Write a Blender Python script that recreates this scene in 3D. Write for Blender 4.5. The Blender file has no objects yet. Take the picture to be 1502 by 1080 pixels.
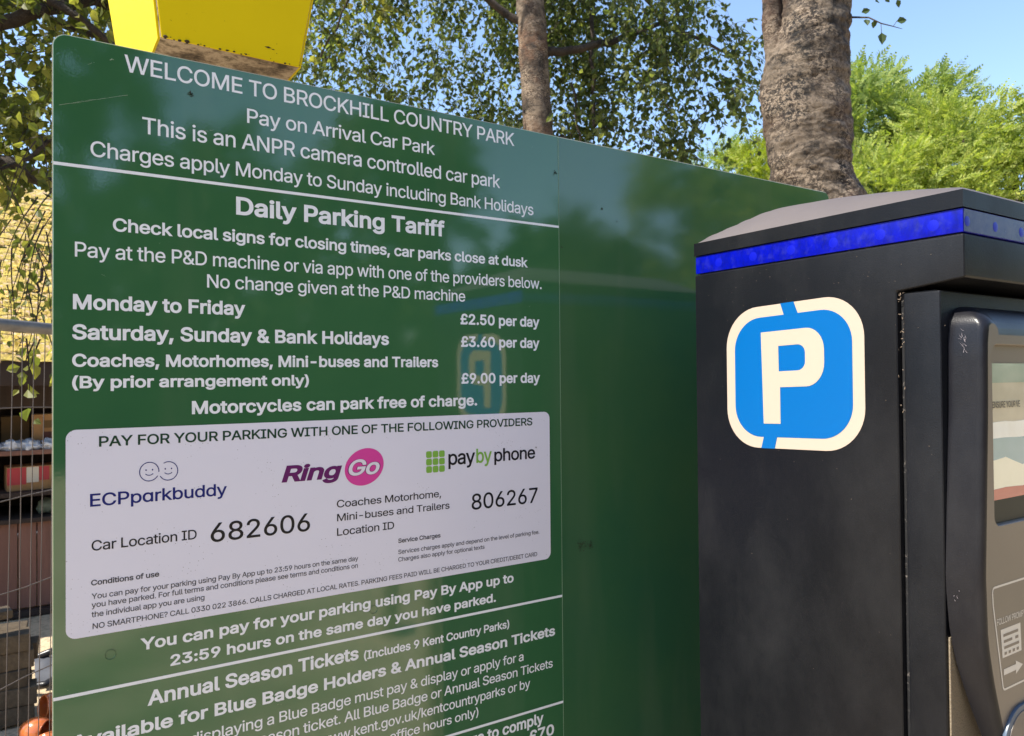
import bpy, bmesh, math, random, os
from mathutils import Vector, Matrix, noise

random.seed(7)
SC = bpy.context.scene
COL = SC.collection
PI = math.pi
rad = math.radians

# ------------------------------------------------------------------ camera
cam_d = bpy.data.cameras.new('camera')
cam = bpy.data.objects.new('camera', cam_d)
COL.objects.link(cam)
YAW, PITCH, ROLL = 0.576563, 0.01359, -0.008433
_f = Vector((math.sin(YAW) * math.cos(PITCH), math.cos(YAW) * math.cos(PITCH), math.sin(PITCH)))
_r = Vector((math.cos(YAW), -math.sin(YAW), 0))
_u = _r.cross(_f)
_R = _r * math.cos(ROLL) + _u * math.sin(ROLL)
_U = -_r * math.sin(ROLL) + _u * math.cos(ROLL)
_m = Matrix((_R, _U, -_f)).transposed().to_4x4()
_m.translation = (0, 0, 1.5)
cam.matrix_world = _m
cam_d.sensor_width = 36
cam_d.lens = 1108.3 / 1502 * 36
cam_d.clip_start = 0.05
cam_d.clip_end = 2000
cam_d.dof.use_dof = True
cam_d.dof.focus_distance = 1.22
cam_d.dof.aperture_fstop = 12.5
SC.camera = cam

# ------------------------------------------------------------------ light
SUN_EL = rad(52)
SUN_AZ = rad(-81)          # measured from +Y towards +X: sun stands to the left, a little behind the board
world = bpy.data.worlds.new('World')
SC.world = world
world.use_nodes = True
wn = world.node_tree.nodes
wl = world.node_tree.links
bg = wn['Background']
sky = wn.new('ShaderNodeTexSky')
sky.sky_type = 'NISHITA'
sky.sun_disc = False
sky.sun_elevation = SUN_EL
sky.sun_rotation = SUN_AZ % (2 * PI)
sky.air_density = 1.0
sky.dust_density = 0.6
sky.ozone_density = 1.6
wl.new(sky.outputs['Color'], bg.inputs['Color'])
bg.inputs['Strength'].default_value = 0.15
sd = bpy.data.lights.new('sun', 'SUN')
sd.energy = 4.6
sd.angle = rad(0.53)
sd.color = (1.0, 0.94, 0.83)
so = bpy.data.objects.new('sun', sd)
COL.objects.link(so)
sdir = Vector((math.sin(SUN_AZ) * math.cos(SUN_EL), math.cos(SUN_AZ) * math.cos(SUN_EL), math.sin(SUN_EL)))
so.rotation_euler = (-sdir).to_track_quat('-Z', 'Y').to_euler()
so.location = sdir * 30
SC.view_settings.view_transform = 'Standard'
SC.view_settings.look = 'None'
SC.view_settings.gamma = 1.0
SC.view_settings.exposure = 1.1
SC.view_settings.use_curve_mapping = False

# ------------------------------------------------------------------ helpers
def hx(r, g, b):
    """sRGB 0..255 to linear"""
    def c(v):
        v /= 255
        return v / 12.92 if v <= 0.04045 else ((v + 0.055) / 1.055) ** 2.4
    return (c(r), c(g), c(b), 1)

def L(r, g, b):
    return (r, g, b, 1)

class Mat:
    def __init__(s, name, base=(0.5, 0.5, 0.5, 1), rough=0.6, spec=0.5, metal=0.0, ior=1.45, coat=0.0, coat_rough=0.05):
        s.m = bpy.data.materials.new(name)
        s.m.use_nodes = True
        s.nt = s.m.node_tree
        s.n = s.nt.nodes
        s.b = s.n['Principled BSDF']
        s.out = s.n['Material Output']
        s.b.inputs['Base Color'].default_value = base
        s.b.inputs['Roughness'].default_value = rough
        s.b.inputs['Specular IOR Level'].default_value = spec
        s.b.inputs['Metallic'].default_value = metal
        s.b.inputs['IOR'].default_value = ior
        s.b.inputs['Coat Weight'].default_value = coat
        s.b.inputs['Coat Roughness'].default_value = coat_rough
        s._co = None
        s.bump_in = None
    def link(s, a, b):
        s.nt.links.new(a, b)
    def co(s, scale=(1, 1, 1), rot=(0, 0, 0), kind='Object'):
        tc = s.n.new('ShaderNodeTexCoord')
        mp = s.n.new('ShaderNodeMapping')
        mp.inputs['Scale'].default_value = scale
        mp.inputs['Rotation'].default_value = rot
        s.link(tc.outputs[kind], mp.inputs['Vector'])
        return mp.outputs['Vector']
    def noise(s, scale, detail=4, rough=0.55, dist=0.0, co=None):
        t = s.n.new('ShaderNodeTexNoise')
        t.inputs['Scale'].default_value = scale
        t.inputs['Detail'].default_value = detail
        t.inputs['Roughness'].default_value = rough
        t.inputs['Distortion'].default_value = dist
        s.link(co if co is not None else s.co(), t.inputs['Vector'])
        return t.outputs['Fac']
    def voro(s, scale, feature='F1', co=None, out='Distance', rnd=1.0):
        t = s.n.new('ShaderNodeTexVoronoi')
        t.feature = feature
        t.inputs['Scale'].default_value = scale
        t.inputs['Randomness'].default_value = rnd
        s.link(co if co is not None else s.co(), t.inputs['Vector'])
        return t.outputs[out]
    def ramp(s, fac, stops, interp='LINEAR'):
        r = s.n.new('ShaderNodeValToRGB')
        r.color_ramp.interpolation = interp
        e = r.color_ramp.elements
        while len(e) < len(stops):
            e.new(0.5)
        for i, (p, c) in enumerate(stops):
            e[i].position = p
            e[i].color = c if hasattr(c, '__len__') else (c, c, c, 1)
        s.link(fac, r.inputs['Fac'])
        return r.outputs['Color']
    def mix(s, fac, a, b, mode='MIX'):
        x = s.n.new('ShaderNodeMix')
        x.data_type = 'RGBA'
        x.blend_type = mode
        for k, v in ((0, fac), (6, a), (7, b)):
            if hasattr(v, 'node'):
                s.link(v, x.inputs[k])
            elif hasattr(v, '__len__'):
                x.inputs[k].default_value = v
            else:
                x.inputs[k].default_value = v if k == 0 else (v, v, v, 1)
        return x.outputs[2]
    def math(s, op, a, b=0.0):
        x = s.n.new('ShaderNodeMath')
        x.operation = op
        for sock, v in ((x.inputs[0], a), (x.inputs[1], b)):
            if hasattr(v, 'node'):
                s.link(v, sock)
            else:
                sock.default_value = v
        return x.outputs[0]
    def color(s, c):
        s.link(c, s.b.inputs['Base Color'])
    def rough(s, c):
        s.link(c, s.b.inputs['Roughness'])
    def bump(s, h, strength=0.3, dist=0.01):
        b = s.n.new('ShaderNodeBump')
        b.inputs['Strength'].default_value = strength
        b.inputs['Distance'].default_value = dist
        s.link(h, b.inputs['Height'])
        if s.bump_in is not None:
            s.link(s.bump_in, b.inputs['Normal'])
        s.bump_in = b.outputs['Normal']
        s.link(s.bump_in, s.b.inputs['Normal'])
    def island(s):
        g = s.n.new('ShaderNodeNewGeometry')
        return g.outputs['Random Per Island']
    def objrand(s):
        g = s.n.new('ShaderNodeObjectInfo')
        return g.outputs['Random']

class MB:
    """collects verts and faces; build() links them as one mesh object"""
    def __init__(s):
        s.v = []
        s.f = []
        s.mi = []
    def add(s, vs, fs, mi=0):
        o = len(s.v)
        s.v += [tuple(v) for v in vs]
        s.f += [tuple(i + o for i in f) for f in fs]
        s.mi += [mi] * len(fs)
        return s
    def box(s, x0, x1, y0, y1, z0, z1, mi=0, M=None):
        vs = [Vector((x, y, z)) for z in (z0, z1) for y in (y0, y1) for x in (x0, x1)]
        if M is not None:
            vs = [M @ v for v in vs]
        return s.add(vs, [(0, 2, 3, 1), (4, 5, 7, 6), (0, 1, 5, 4), (2, 6, 7, 3), (0, 4, 6, 2), (1, 3, 7, 5)], mi)
    def tube(s, pts, r, n=8, mi=0, caps=True):
        pts = [Vector(p) for p in pts]
        rs = r if hasattr(r, '__len__') else [r] * len(pts)
        vs = []
        t0 = (pts[1] - pts[0]).normalized()
        a = t0.orthogonal().normalized()
        for i, p in enumerate(pts):
            t = (pts[min(i + 1, len(pts) - 1)] - pts[max(i - 1, 0)]).normalized()
            a = (a - t * a.dot(t)).normalized()
            b = t.cross(a)
            for k in range(n):
                an = 2 * PI * k / n
                vs.append(p + (a * math.cos(an) + b * math.sin(an)) * rs[i])
        fs = []
        for i in range(len(pts) - 1):
            for k in range(n):
                k2 = (k + 1) % n
                fs.append((i * n + k, i * n + k2, (i + 1) * n + k2, (i + 1) * n + k))
        if caps:
            fs.append(tuple(range(n - 1, -1, -1)))
            fs.append(tuple((len(pts) - 1) * n + k for k in range(n)))
        return s.add(vs, fs, mi)
    def prism(s, outline, fn, d0, d1, mi=0):
        """outline: 2-D points; fn(u, v, d) -> 3-D; extruded from d0 to d1"""
        n = len(outline)
        vs = [fn(u, v, d0) for u, v in outline] + [fn(u, v, d1) for u, v in outline]
        fs = [tuple(range(n)), tuple(range(2 * n - 1, n - 1, -1))]
        for i in range(n):
            j = (i + 1) % n
            fs.append((i, i + n, j + n, j))
        return s.add(vs, fs, mi)
    def lathe(s, prof, n=24, M=None, mi=0):
        vs = []
        for r, z in prof:
            for k in range(n):
                a = 2 * PI * k / n
                v = Vector((r * math.cos(a), r * math.sin(a), z))
                vs.append(M @ v if M is not None else v)
        fs = []
        for i in range(len(prof) - 1):
            for k in range(n):
                k2 = (k + 1) % n
                fs.append((i * n + k, i * n + k2, (i + 1) * n + k2, (i + 1) * n + k))
        return s.add(vs, fs, mi)
    def build(s, name, mats, parent=None, smooth=False, bevel=0.0, fixn=True, seg=2, loc=None):
        me = bpy.data.meshes.new(name)
        me.from_pydata(s.v, [], s.f)
        if not isinstance(mats, (list, tuple)):
            mats = [mats]
        for m in mats:
            me.materials.append(m.m if isinstance(m, Mat) else m)
        if any(s.mi):
            me.polygons.foreach_set('material_index', s.mi)
        if fixn:
            bm = bmesh.new()
            bm.from_mesh(me)
            bmesh.ops.recalc_face_normals(bm, faces=bm.faces)
            bm.to_mesh(me)
            bm.free()
        if bevel > 0:
            bm = bmesh.new()
            bm.from_mesh(me)
            es = [e for e in bm.edges if len(e.link_faces) == 2 and e.calc_face_angle() > rad(30)]
            bmesh.ops.bevel(bm, geom=es, offset=bevel, segments=seg, affect='EDGES', profile=0.6, clamp_overlap=True)
            for f in bm.faces:
                f.smooth = True
            bm.to_mesh(me)
            bm.free()
            me.set_sharp_from_angle(angle=rad(35))
        elif smooth:
            me.polygons.foreach_set('use_smooth', [True] * len(me.polygons))
        me.update()
        return link(name, me, parent)

def link(name, me, parent=None):
    o = bpy.data.objects.new(name, me)
    COL.objects.link(o)
    if parent is not None:
        o.parent = parent
        o.matrix_parent_inverse = parent_inv(parent)
    return o

def parent_inv(p):
    return world_of(p).inverted()

def world_of(o):
    loc = Matrix.Translation(o.location) @ o.rotation_euler.to_matrix().to_4x4()
    if o.parent is None:
        return loc
    return world_of(o.parent) @ o.matrix_parent_inverse @ loc

def tag(o, label=None, cat=None, group=None, kind=None):
    if label: o['label'] = label
    if cat: o['category'] = cat
    if group: o['group'] = group
    if kind: o['kind'] = kind
    return o

def empty(name, loc, label, cat, group=None):
    o = bpy.data.objects.new(name, None)
    o.empty_display_size = 0.1
    COL.objects.link(o)
    o.location = loc
    return tag(o, label, cat, group)

def rrect(x0, x1, z0, z1, r, n=6, corners=(1, 1, 1, 1)):
    """rounded rectangle outline, counter-clockwise from bottom left; corners bl, br, tr, tl"""
    P = []
    for (cx, cz, a0, on) in ((x0, z0, PI, corners[0]), (x1, z0, 1.5 * PI, corners[1]), (x1, z1, 0, corners[2]), (x0, z1, 0.5 * PI, corners[3])):
        if not on or r <= 0:
            P.append((cx, cz))
            continue
        sx = 1 if cx == x0 else -1
        sz = 1 if cz == z0 else -1
        for k in range(n + 1):
            a = a0 + 0.5 * PI * k / n
            P.append((cx + sx * r + r * math.cos(a), cz + sz * r + r * math.sin(a)))
    return P

# ------------------------------------------------------------------ lettering
def load_font(nm):
    try:
        p = os.path.join(bpy.utils.resource_path('LOCAL'), 'datafiles', 'fonts', nm)
        if os.path.exists(p):
            return bpy.data.fonts.load(p)
        p = os.path.join(bpy.utils.system_resource('DATAFILES'), 'fonts', nm)
        if os.path.exists(p):
            return bpy.data.fonts.load(p)
    except Exception:
        pass
    return None
FONT = load_font('Inter.woff2')
_tc = bpy.data.curves.new('t', 'FONT')
if FONT: _tc.font = FONT
_to = bpy.data.objects.new('t', _tc)
COL.objects.link(_to)
_tc.fill_mode = 'NONE'
_tc.resolution_u = 3
from mathutils.geometry import delaunay_2d_cdt
def _outline(body):
    _tc.body = body
    bpy.context.view_layer.update()
    me = bpy.data.meshes.new_from_object(_to.evaluated_get(bpy.context.evaluated_depsgraph_get()))
    P = [(v.co.x, v.co.y) for v in me.vertices]
    nx_ = {}
    for e in me.edges:
        nx_.setdefault(e.vertices[0], []).append(e.vertices[1])
        nx_.setdefault(e.vertices[1], []).append(e.vertices[0])
    bpy.data.meshes.remove(me)
    seen, loops = set(), []
    for s0 in range(len(P)):
        if s0 in seen or s0 not in nx_: continue
        lp, cur, prv = [s0], None, s0
        seen.add(s0)
        cur = s0 + 1 if (s0 + 1) in nx_[s0] else nx_[s0][0]
        while cur != s0 and cur not in seen:
            seen.add(cur); lp.append(cur)
            n2 = [k for k in nx_[cur] if k != prv]
            prv, cur = cur, (n2[0] if n2 else s0)
        L2 = []
        for k in lp:
            p = P[k]
            if not L2 or math.hypot(p[0] - L2[-1][0], p[1] - L2[-1][1]) > 1e-4: L2.append(p)
        if len(L2) > 2 and math.hypot(L2[0][0] - L2[-1][0], L2[0][1] - L2[-1][1]) < 1e-4: L2.pop()
        if len(L2) > 2: loops.append(L2)
    return loops, (max(p[0] for p in P) if P else 0.0)
def _area(lp):
    return 0.5 * sum(lp[i][0] * lp[(i + 1) % len(lp)][1] - lp[(i + 1) % len(lp)][0] * lp[i][1] for i in range(len(lp)))
def _wind(x, y, loops):
    w = 0
    for lp in loops:
        x0, y0 = lp[-1]
        for x1, y1 in lp:
            if (y0 <= y) != (y1 <= y):
                if x < x0 + (y - y0) * (x1 - x0) / (y1 - y0):
                    w += 1 if y1 > y0 else -1
            x0, y0 = x1, y1
    return w
_OUT, _GL, _ADV = {}, {}, {}
_HH = _outline('HH')[1]
_HW = _outline('HHH')[1] - _HH
def glyph(c, off):
    """triangles of one character, strokes thickened by off, overlapping contours merged"""
    if c not in _OUT:
        _OUT[c] = _outline(c)[0] if c != ' ' else []
        _ADV[c] = _outline('H' + c + 'H')[1] - _HH
    if (c, off) in _GL: return _GL[(c, off)]
    loops = _OUT[c]
    if not loops:
        _GL[(c, off)] = ([], [])
        return _GL[(c, off)]
    sg = -1 if max((_area(l) for l in loops), key=abs) > 0 else 1
    res = []
    for lp in loops:
        n = len(lp); q = []
        for i in range(n):
            a, b_, c_ = lp[i - 1], lp[i], lp[(i + 1) % n]
            d1 = (b_[0] - a[0], b_[1] - a[1]); d2 = (c_[0] - b_[0], c_[1] - b_[1])
            l1, l2 = math.hypot(*d1) or 1, math.hypot(*d2) or 1
            n1 = (-d1[1] / l1, d1[0] / l1); n2 = (-d2[1] / l2, d2[0] / l2)
            m = (n1[0] + n2[0], n1[1] + n2[1]); ml = m[0] ** 2 + m[1] ** 2
            if ml < 0.4: ml = 0.4
            q.append((b_[0] + sg * off * 2 * m[0] / ml, b_[1] + sg * off * 2 * m[1] / ml))
        res.append(q)
    vs, es, k = [], [], 0
    for lp in res:
        vs += [Vector(p) for p in lp]
        es += [(k + i, k + (i + 1) % len(lp)) for i in range(len(lp))]
        k += len(lp)
    ov, oe, of, _a, _b, _c = delaunay_2d_cdt(vs, es, [], 0, 1e-5)
    fs = []
    for f in of:
        x = sum(ov[i].x for i in f) / len(f); y = sum(ov[i].y for i in f) / len(f)
        if _wind(x, y, res) != 0: fs.append(tuple(f))
    _GL[(c, off)] = ([(v.x, v.y) for v in ov], fs)
    return _GL[(c, off)]
def text_geo(body, off=0.0, shear=0.0, track=0.0):
    V, F, x = [], [], 0.0
    for c in body:
        vs, fs = glyph(c, off)
        used = {}
        for f in fs:
            for i in f:
                if i not in used:
                    used[i] = len(V)
                    V.append((vs[i][0] + x + shear * vs[i][1], vs[i][1]))
            F.append(tuple(used[i] for i in f))
        x += _ADV[c] + track
    return V, F
_cap = max(v[1] for v in text_geo('H')[0])
# stroke thickening and letter spacing for each weight
W_OFF = {'r': (0.0065, -0.022), 'l': (0.004, -0.02), 'm': (0.014, -0.014), 's': (0.018, -0.012), 'b': (0.0240, 0.000), 'e': (0.011, -0.015), 'R': (0.030, -0.01), 'G': (0.034, -0.012), 'g': (0.020, -0.012), 'c': (0.013, -0.03)}
def text_line(body, w, x0, x1, z, cap, fn, mat, parent, name='lettering'):
    """body fitted between x0 and x1 on baseline z with capital height cap; fn(u, v) -> 3-D"""
    off, track = W_OFF[w]
    vs, fs = text_geo(body, off, 0.22 if w in 'RGg' else 0.0, track)
    mn = min(v[0] for v in vs)
    mx = max(v[0] for v in vs)
    sx = (x1 - x0) / (mx - mn)
    sz = cap / (_cap + 2 * off)
    b = MB()
    b.add([fn(x0 + (v[0] - mn) * sx, z + (v[1] + off) * sz) for v in vs], fs)
    return b.build(name, mat, parent, fixn=False)

# ------------------------------------------------------------------ materials
def film(name, c1, c2, rough=0.03):
    m = Mat(name, c1, rough, 1.0, ior=1.52)
    n = m.noise(2.2, 5, 0.6)
    col = m.mix(m.ramp(n, [(0.35, 0.0), (0.7, 1.0)]), c1, c2)
    # fine dirt and faint scratches
    sp = m.ramp(m.voro(95, rnd=1.0), [(0.0, 1.0), (0.035, 0.0)])
    sel = m.ramp(m.noise(14, 2), [(0.56, 0.0), (0.66, 1.0)])
    col = m.mix(m.math('MULTIPLY', sp, m.math('MULTIPLY', sel, 0.5)), col, hx(150, 150, 130))
    streak = m.ramp(m.noise(9, 3, 0.5, co=m.co((1, 1, 0.12))), [(0.55, 0.0), (0.80, 0.30)])
    col = m.mix(streak, col, hx(104, 118, 92))
    m.color(col)
    m.rough(m.ramp(m.noise(5, 6, 0.65), [(0.3, rough), (0.75, rough + 0.05)]))
    m.bump(m.noise(3.2, 3, 0.5), 0.10, 0.006)
    m.bump(m.noise(260, 2, 0.5), 0.03, 0.0006)
    return m
M_film = film('green_print_film', L(0.034, 0.118, 0.048), L(0.046, 0.142, 0.056))
M_blank = film('green_blank_film', L(0.032, 0.110, 0.050), L(0.050, 0.128, 0.048), 0.045)
M_alu = Mat('sheet_edge', hx(205, 200, 180), 0.5, metal=0.2)
M_print = Mat('white_print', L(0.66, 0.65, 0.70), 0.35)
M_print.color(M_print.mix(M_print.ramp(M_print.noise(60, 4), [(0.4, 0.0), (0.75, 0.35)]), L(0.82, 0.82, 0.84), L(0.62, 0.64, 0.64)))
M_stick = Mat('white_sticker', L(0.68, 0.65, 0.74), 0.22, 0.4)
_sp = M_stick.ramp(M_stick.voro(210), [(0.0, 1.0), (0.10, 1.0), (0.16, 0.0)])
_sel = M_stick.ramp(M_stick.noise(22, 4, 0.6), [(0.53, 0.0), (0.62, 0.75)])
_c = M_stick.mix(M_stick.math('MULTIPLY', _sp, _sel), M_stick.mix(M_stick.noise(3, 4), L(0.70, 0.68, 0.76), L(0.76, 0.73, 0.80)), hx(120, 112, 110))
_sp2 = M_stick.ramp(M_stick.voro(60), [(0.0, 1.0), (0.045, 0.0)])
_c = M_stick.mix(M_stick.math('MULTIPLY', _sp2, M_stick.ramp(M_stick.noise(13, 2), [(0.5, 0.0), (0.55, 0.8)])), _c, hx(80, 72, 70))
M_stick.color(_c)
M_ink = Mat('black_ink', L(0.008, 0.008, 0.012), 0.3, 0.3)
M_inkg = Mat('dark_green_ink', L(0.008, 0.045, 0.022), 0.3, 0.3)
M_ink2 = Mat('grey_ink', L(0.050, 0.050, 0.060), 0.3, 0.3)
M_navy = Mat('navy_ink', L(0.003, 0.010, 0.15), 0.3, 0.3)
M_purple = Mat('purple_ink', L(0.12, 0.008, 0.11), 0.3, 0.3)
M_pink = Mat('pink_ink', L(0.66, 0.045, 0.30), 0.4)
M_pinkwhite = Mat('pink_white_ink', L(0.75, 0.70, 0.76), 0.4)
M_lime = Mat('lime_ink', L(0.20, 0.42, 0.055), 0.4)

def powder(name, base, dust, rough=0.42, amt=0.5):
    m = Mat(name, base, rough, 0.5)
    sp = m.ramp(m.voro(330), [(0.0, 1.0), (0.05, 1.0), (0.11, 0.0)])
    sel = m.ramp(m.noise(9, 5, 0.7), [(0.50, 0.0), (0.75, amt)])
    col = m.mix(m.math('MULTIPLY', sp, sel), base, dust)
    film_ = m.ramp(m.noise(4.0, 6, 0.7, co=m.co((1, 1, 0.6))), [(0.45, 0.0), (0.9, 0.07)])
    col = m.mix(film_, col, dust)
    m.color(col)
    m.rough(m.ramp(m.noise(7, 5), [(0.3, rough - 0.06), (0.8, rough + 0.12)]))
    m.bump(m.noise(520, 2, 0.5), 0.16, 0.0012)
    return m
M_black = powder('black_powder_coat', L(0.0034, 0.0038, 0.0058), hx(130, 128, 128), 0.36, 0.34)
M_black.b.inputs['Specular IOR Level'].default_value = 0.33
M_lid = powder('lid_coat', L(0.095, 0.080, 0.078), hx(176, 160, 152), 0.62, 0.45)
M_bezel = powder('bezel_plastic', L(0.007, 0.007, 0.010), hx(150, 146, 142), 0.32, 0.22)
M_bezel.b.inputs['Specular IOR Level'].default_value = 0.36
M_groove = Mat('groove_rubber', L(0.006, 0.006, 0.007), 0.8)
M_groove.color(M_groove.mix(M_groove.ramp(M_groove.noise(160, 4, 0.7), [(0.58, 0.0), (0.70, 0.7)]), L(0.006, 0.006, 0.007), hx(120, 112, 105)))
M_taupe = Mat('taupe_plastic', L(0.150, 0.122, 0.098), 0.34, 0.5)
M_taupe.color(M_taupe.mix(M_taupe.noise(6, 5, 0.6), L(0.135, 0.110, 0.090), L(0.170, 0.140, 0.112)))
M_taupe.bump(M_taupe.noise(700, 2), 0.10, 0.0006)
M_tan = Mat('grained_tan_plastic', L(0.22, 0.175, 0.12), 0.5)
M_tan.bump(M_tan.voro(330), 0.6, 0.0012)
M_blue = Mat('blue_lamp_cover', L(0.002, 0.010, 0.50), 0.30, 0.25)
_d = M_blue.ramp(M_blue.noise(60, 6, 0.75), [(0.50, 0.0), (0.85, 0.25)])
_c = M_blue.mix(_d, M_blue.mix(M_blue.ramp(M_blue.noise(70, 7, 0.7, co=M_blue.co((1, 1, 0.5))), [(0.30, 0.0), (0.62, 1.0)]), L(0.000, 0.002, 0.16), L(0.000, 0.003, 0.33)), hx(90, 95, 130))
_s = M_blue.ramp(M_blue.voro(70, 'DISTANCE_TO_EDGE', co=M_blue.co((1, 1, 2), (0.5, 0.4, 0))), [(0.0, 1.0), (0.012, 0.0)])
_c = M_blue.mix(M_blue.math('MULTIPLY', _s, M_blue.ramp(M_blue.noise(30, 3), [(0.66, 0.0), (0.70, 0.35)])), _c, hx(120, 120, 170))
M_blue.color(_c)
M_led = Mat('blue_lamp_dome', L(0.0, 0.004, 0.36), 0.35, 0.4)
M_blue2 = Mat('dust_and_reflection_blue', L(0.02, 0.03, 0.12), 0.25, 0.5)
M_blue2.color(M_blue2.mix(M_blue2.ramp(M_blue2.noise(50, 7, 0.75), [(0.35, 0.0), (0.65, 1.0)]), L(0.012, 0.016, 0.10), L(0.06, 0.06, 0.12)))
M_cream = Mat('cream_reflective', L(0.43, 0.350, 0.280), 0.34, 0.35)
M_pblue = Mat('blue_vinyl', L(0.0, 0.095, 0.31), 0.32, 0.30)
M_yel = Mat('yellow_paint', L(0.60, 0.50, 0.010), 0.45, 0.15)
_dr = M_yel.ramp(M_yel.noise(55, 6, 0.75), [(0.64, 0.0), (0.72, 0.75)])
_dsel = M_yel.ramp(M_yel.noise(7, 2), [(0.48, 0.0), (0.62, 1.0)])
M_yel.color(M_yel.mix(M_yel.math('MULTIPLY', _dr, _dsel), M_yel.mix(M_yel.noise(8, 5, 0.6), L(0.62, 0.48, 0.003), L(0.70, 0.54, 0.004)), hx(110, 85, 20)))
M_under = Mat('dirty_underside', hx(150, 120, 85), 0.8)
M_under.color(M_under.ramp(M_under.noise(16, 8, 0.75), [(0.36, hx(60, 50, 40)), (0.45, hx(130, 114, 96)), (0.54, hx(188, 170, 148)), (0.62, hx(118, 104, 84)), (0.72, hx(60, 52, 40))]))
M_seal = Mat('brown_sealant', hx(96, 76, 48), 0.8)
M_galv = Mat('galvanised_tube', hx(120, 118, 120), 0.45, metal=0.6)
M_galv.color(M_galv.mix(M_galv.noise(30, 4), hx(98, 98, 104), hx(150, 146, 142)))
M_wire = Mat('galvanised_wire', hx(84, 76, 72), 0.6)

# ------------------------------------------------------------------ ground
M_gr = Mat('sandy_gravel_ground', L(0.3, 0.24, 0.17), 0.9)
_g = M_gr.mix(M_gr.ramp(M_gr.noise(0.7, 8, 0.65), [(0.3, 0.0), (0.7, 1.0)]), L(0.42, 0.32, 0.20), L(0.60, 0.48, 0.32))
_g = M_gr.mix(M_gr.ramp(M_gr.voro(38), [(0.1, 0.55), (0.6, 0.0)]), _g, L(0.14, 0.11, 0.08))
_g = M_gr.mix(M_gr.ramp(M_gr.noise(0.25, 5, 0.6), [(0.55, 0.0), (0.68, 0.8)]), _g, L(0.07, 0.10, 0.03))
M_gr.color(_g)
M_gr.bump(M_gr.noise(40, 6, 0.7), 0.5, 0.02)
b = MB()
N = 90
def gh(x, y):
    d = math.hypot(x, y)
    return max(0, d - 12) * 0.004 * noise.noise(Vector((x * .05, y * .05, 0))) * 8 + 0.015 * noise.noise(Vector((x * 1.3, y * 1.3, 3))) - 0.008
def gs(i):
    t = i / N * 2 - 1
    return math.copysign(abs(t) ** 2.6 * 400, t)
b.add([(gs(i), gs(j), gh(gs(i), gs(j))) for j in range(N + 1) for i in range(N + 1)],
      [(j * (N + 1) + i, j * (N + 1) + i + 1, (j + 1) * (N + 1) + i + 1, (j + 1) * (N + 1) + i) for j in range(N) for i in range(N)])
ground = b.build('ground', M_gr, smooth=True)
tag(ground, kind='structure', label='sandy gravel ground with patches of grass')

# ------------------------------------------------------------------ notice board
BX0, BX1, BZ0, BZ1 = 0.037, 1.775, 0.52, 1.9780
SEAM = 0.8935
board = empty('notice_board', (0.9, 1.21, 0), 'large green parking tariff board with white lettering, left of the black ticket machine', 'notice board')
onb = lambda d: (lambda u, v: (u, d, v))
def yz(u, v, d):
    return (u, d, v)
MB().prism(rrect(BX0 - 0.0012, BX1, BZ0, BZ1 + 0.0012, 0.018, 8, (0, 0, 1, 1)), yz, 1.2012, 1.2042).build('backing_sheet', M_alu, board)
MB().prism(rrect(BX0, SEAM - 0.0003, BZ0, BZ1, 0.017, 8, (0, 0, 0, 1)), yz, 1.1996, 1.2010).build('text_panel', M_film, board, bevel=0.0005, seg=1)
text_panel = [o for o in board.children][-1]
MB().prism(rrect(SEAM + 0.0006, BX1, BZ0, BZ1 - 0.0004, 0.017, 8, (0, 0, 1, 0)), yz, 1.1999, 1.2010).build('blank_panel', M_blank, board, bevel=0.0004, seg=1)
blank_panel = [o for o in board.children][-1]
MB().box(SEAM - 0.0003, SEAM + 0.0006, 1.1992, 1.2005, BZ0, BZ1 - 0.001).build('seam', Mat('seam_edge', hx(120, 150, 118), 0.4), board)
FY = 1.1994
for z in (1.7990, 1.0713):
    MB().box(BX0, SEAM, 1.1993, 1.1995, z - 0.0022, z + 0.0022).build('rule_line', M_print, text_panel)
MB().box(BX0, SEAM, 1.1993, 1.1995, 0.8620, 0.8664).build('rule_line', M_print, text_panel)
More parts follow.
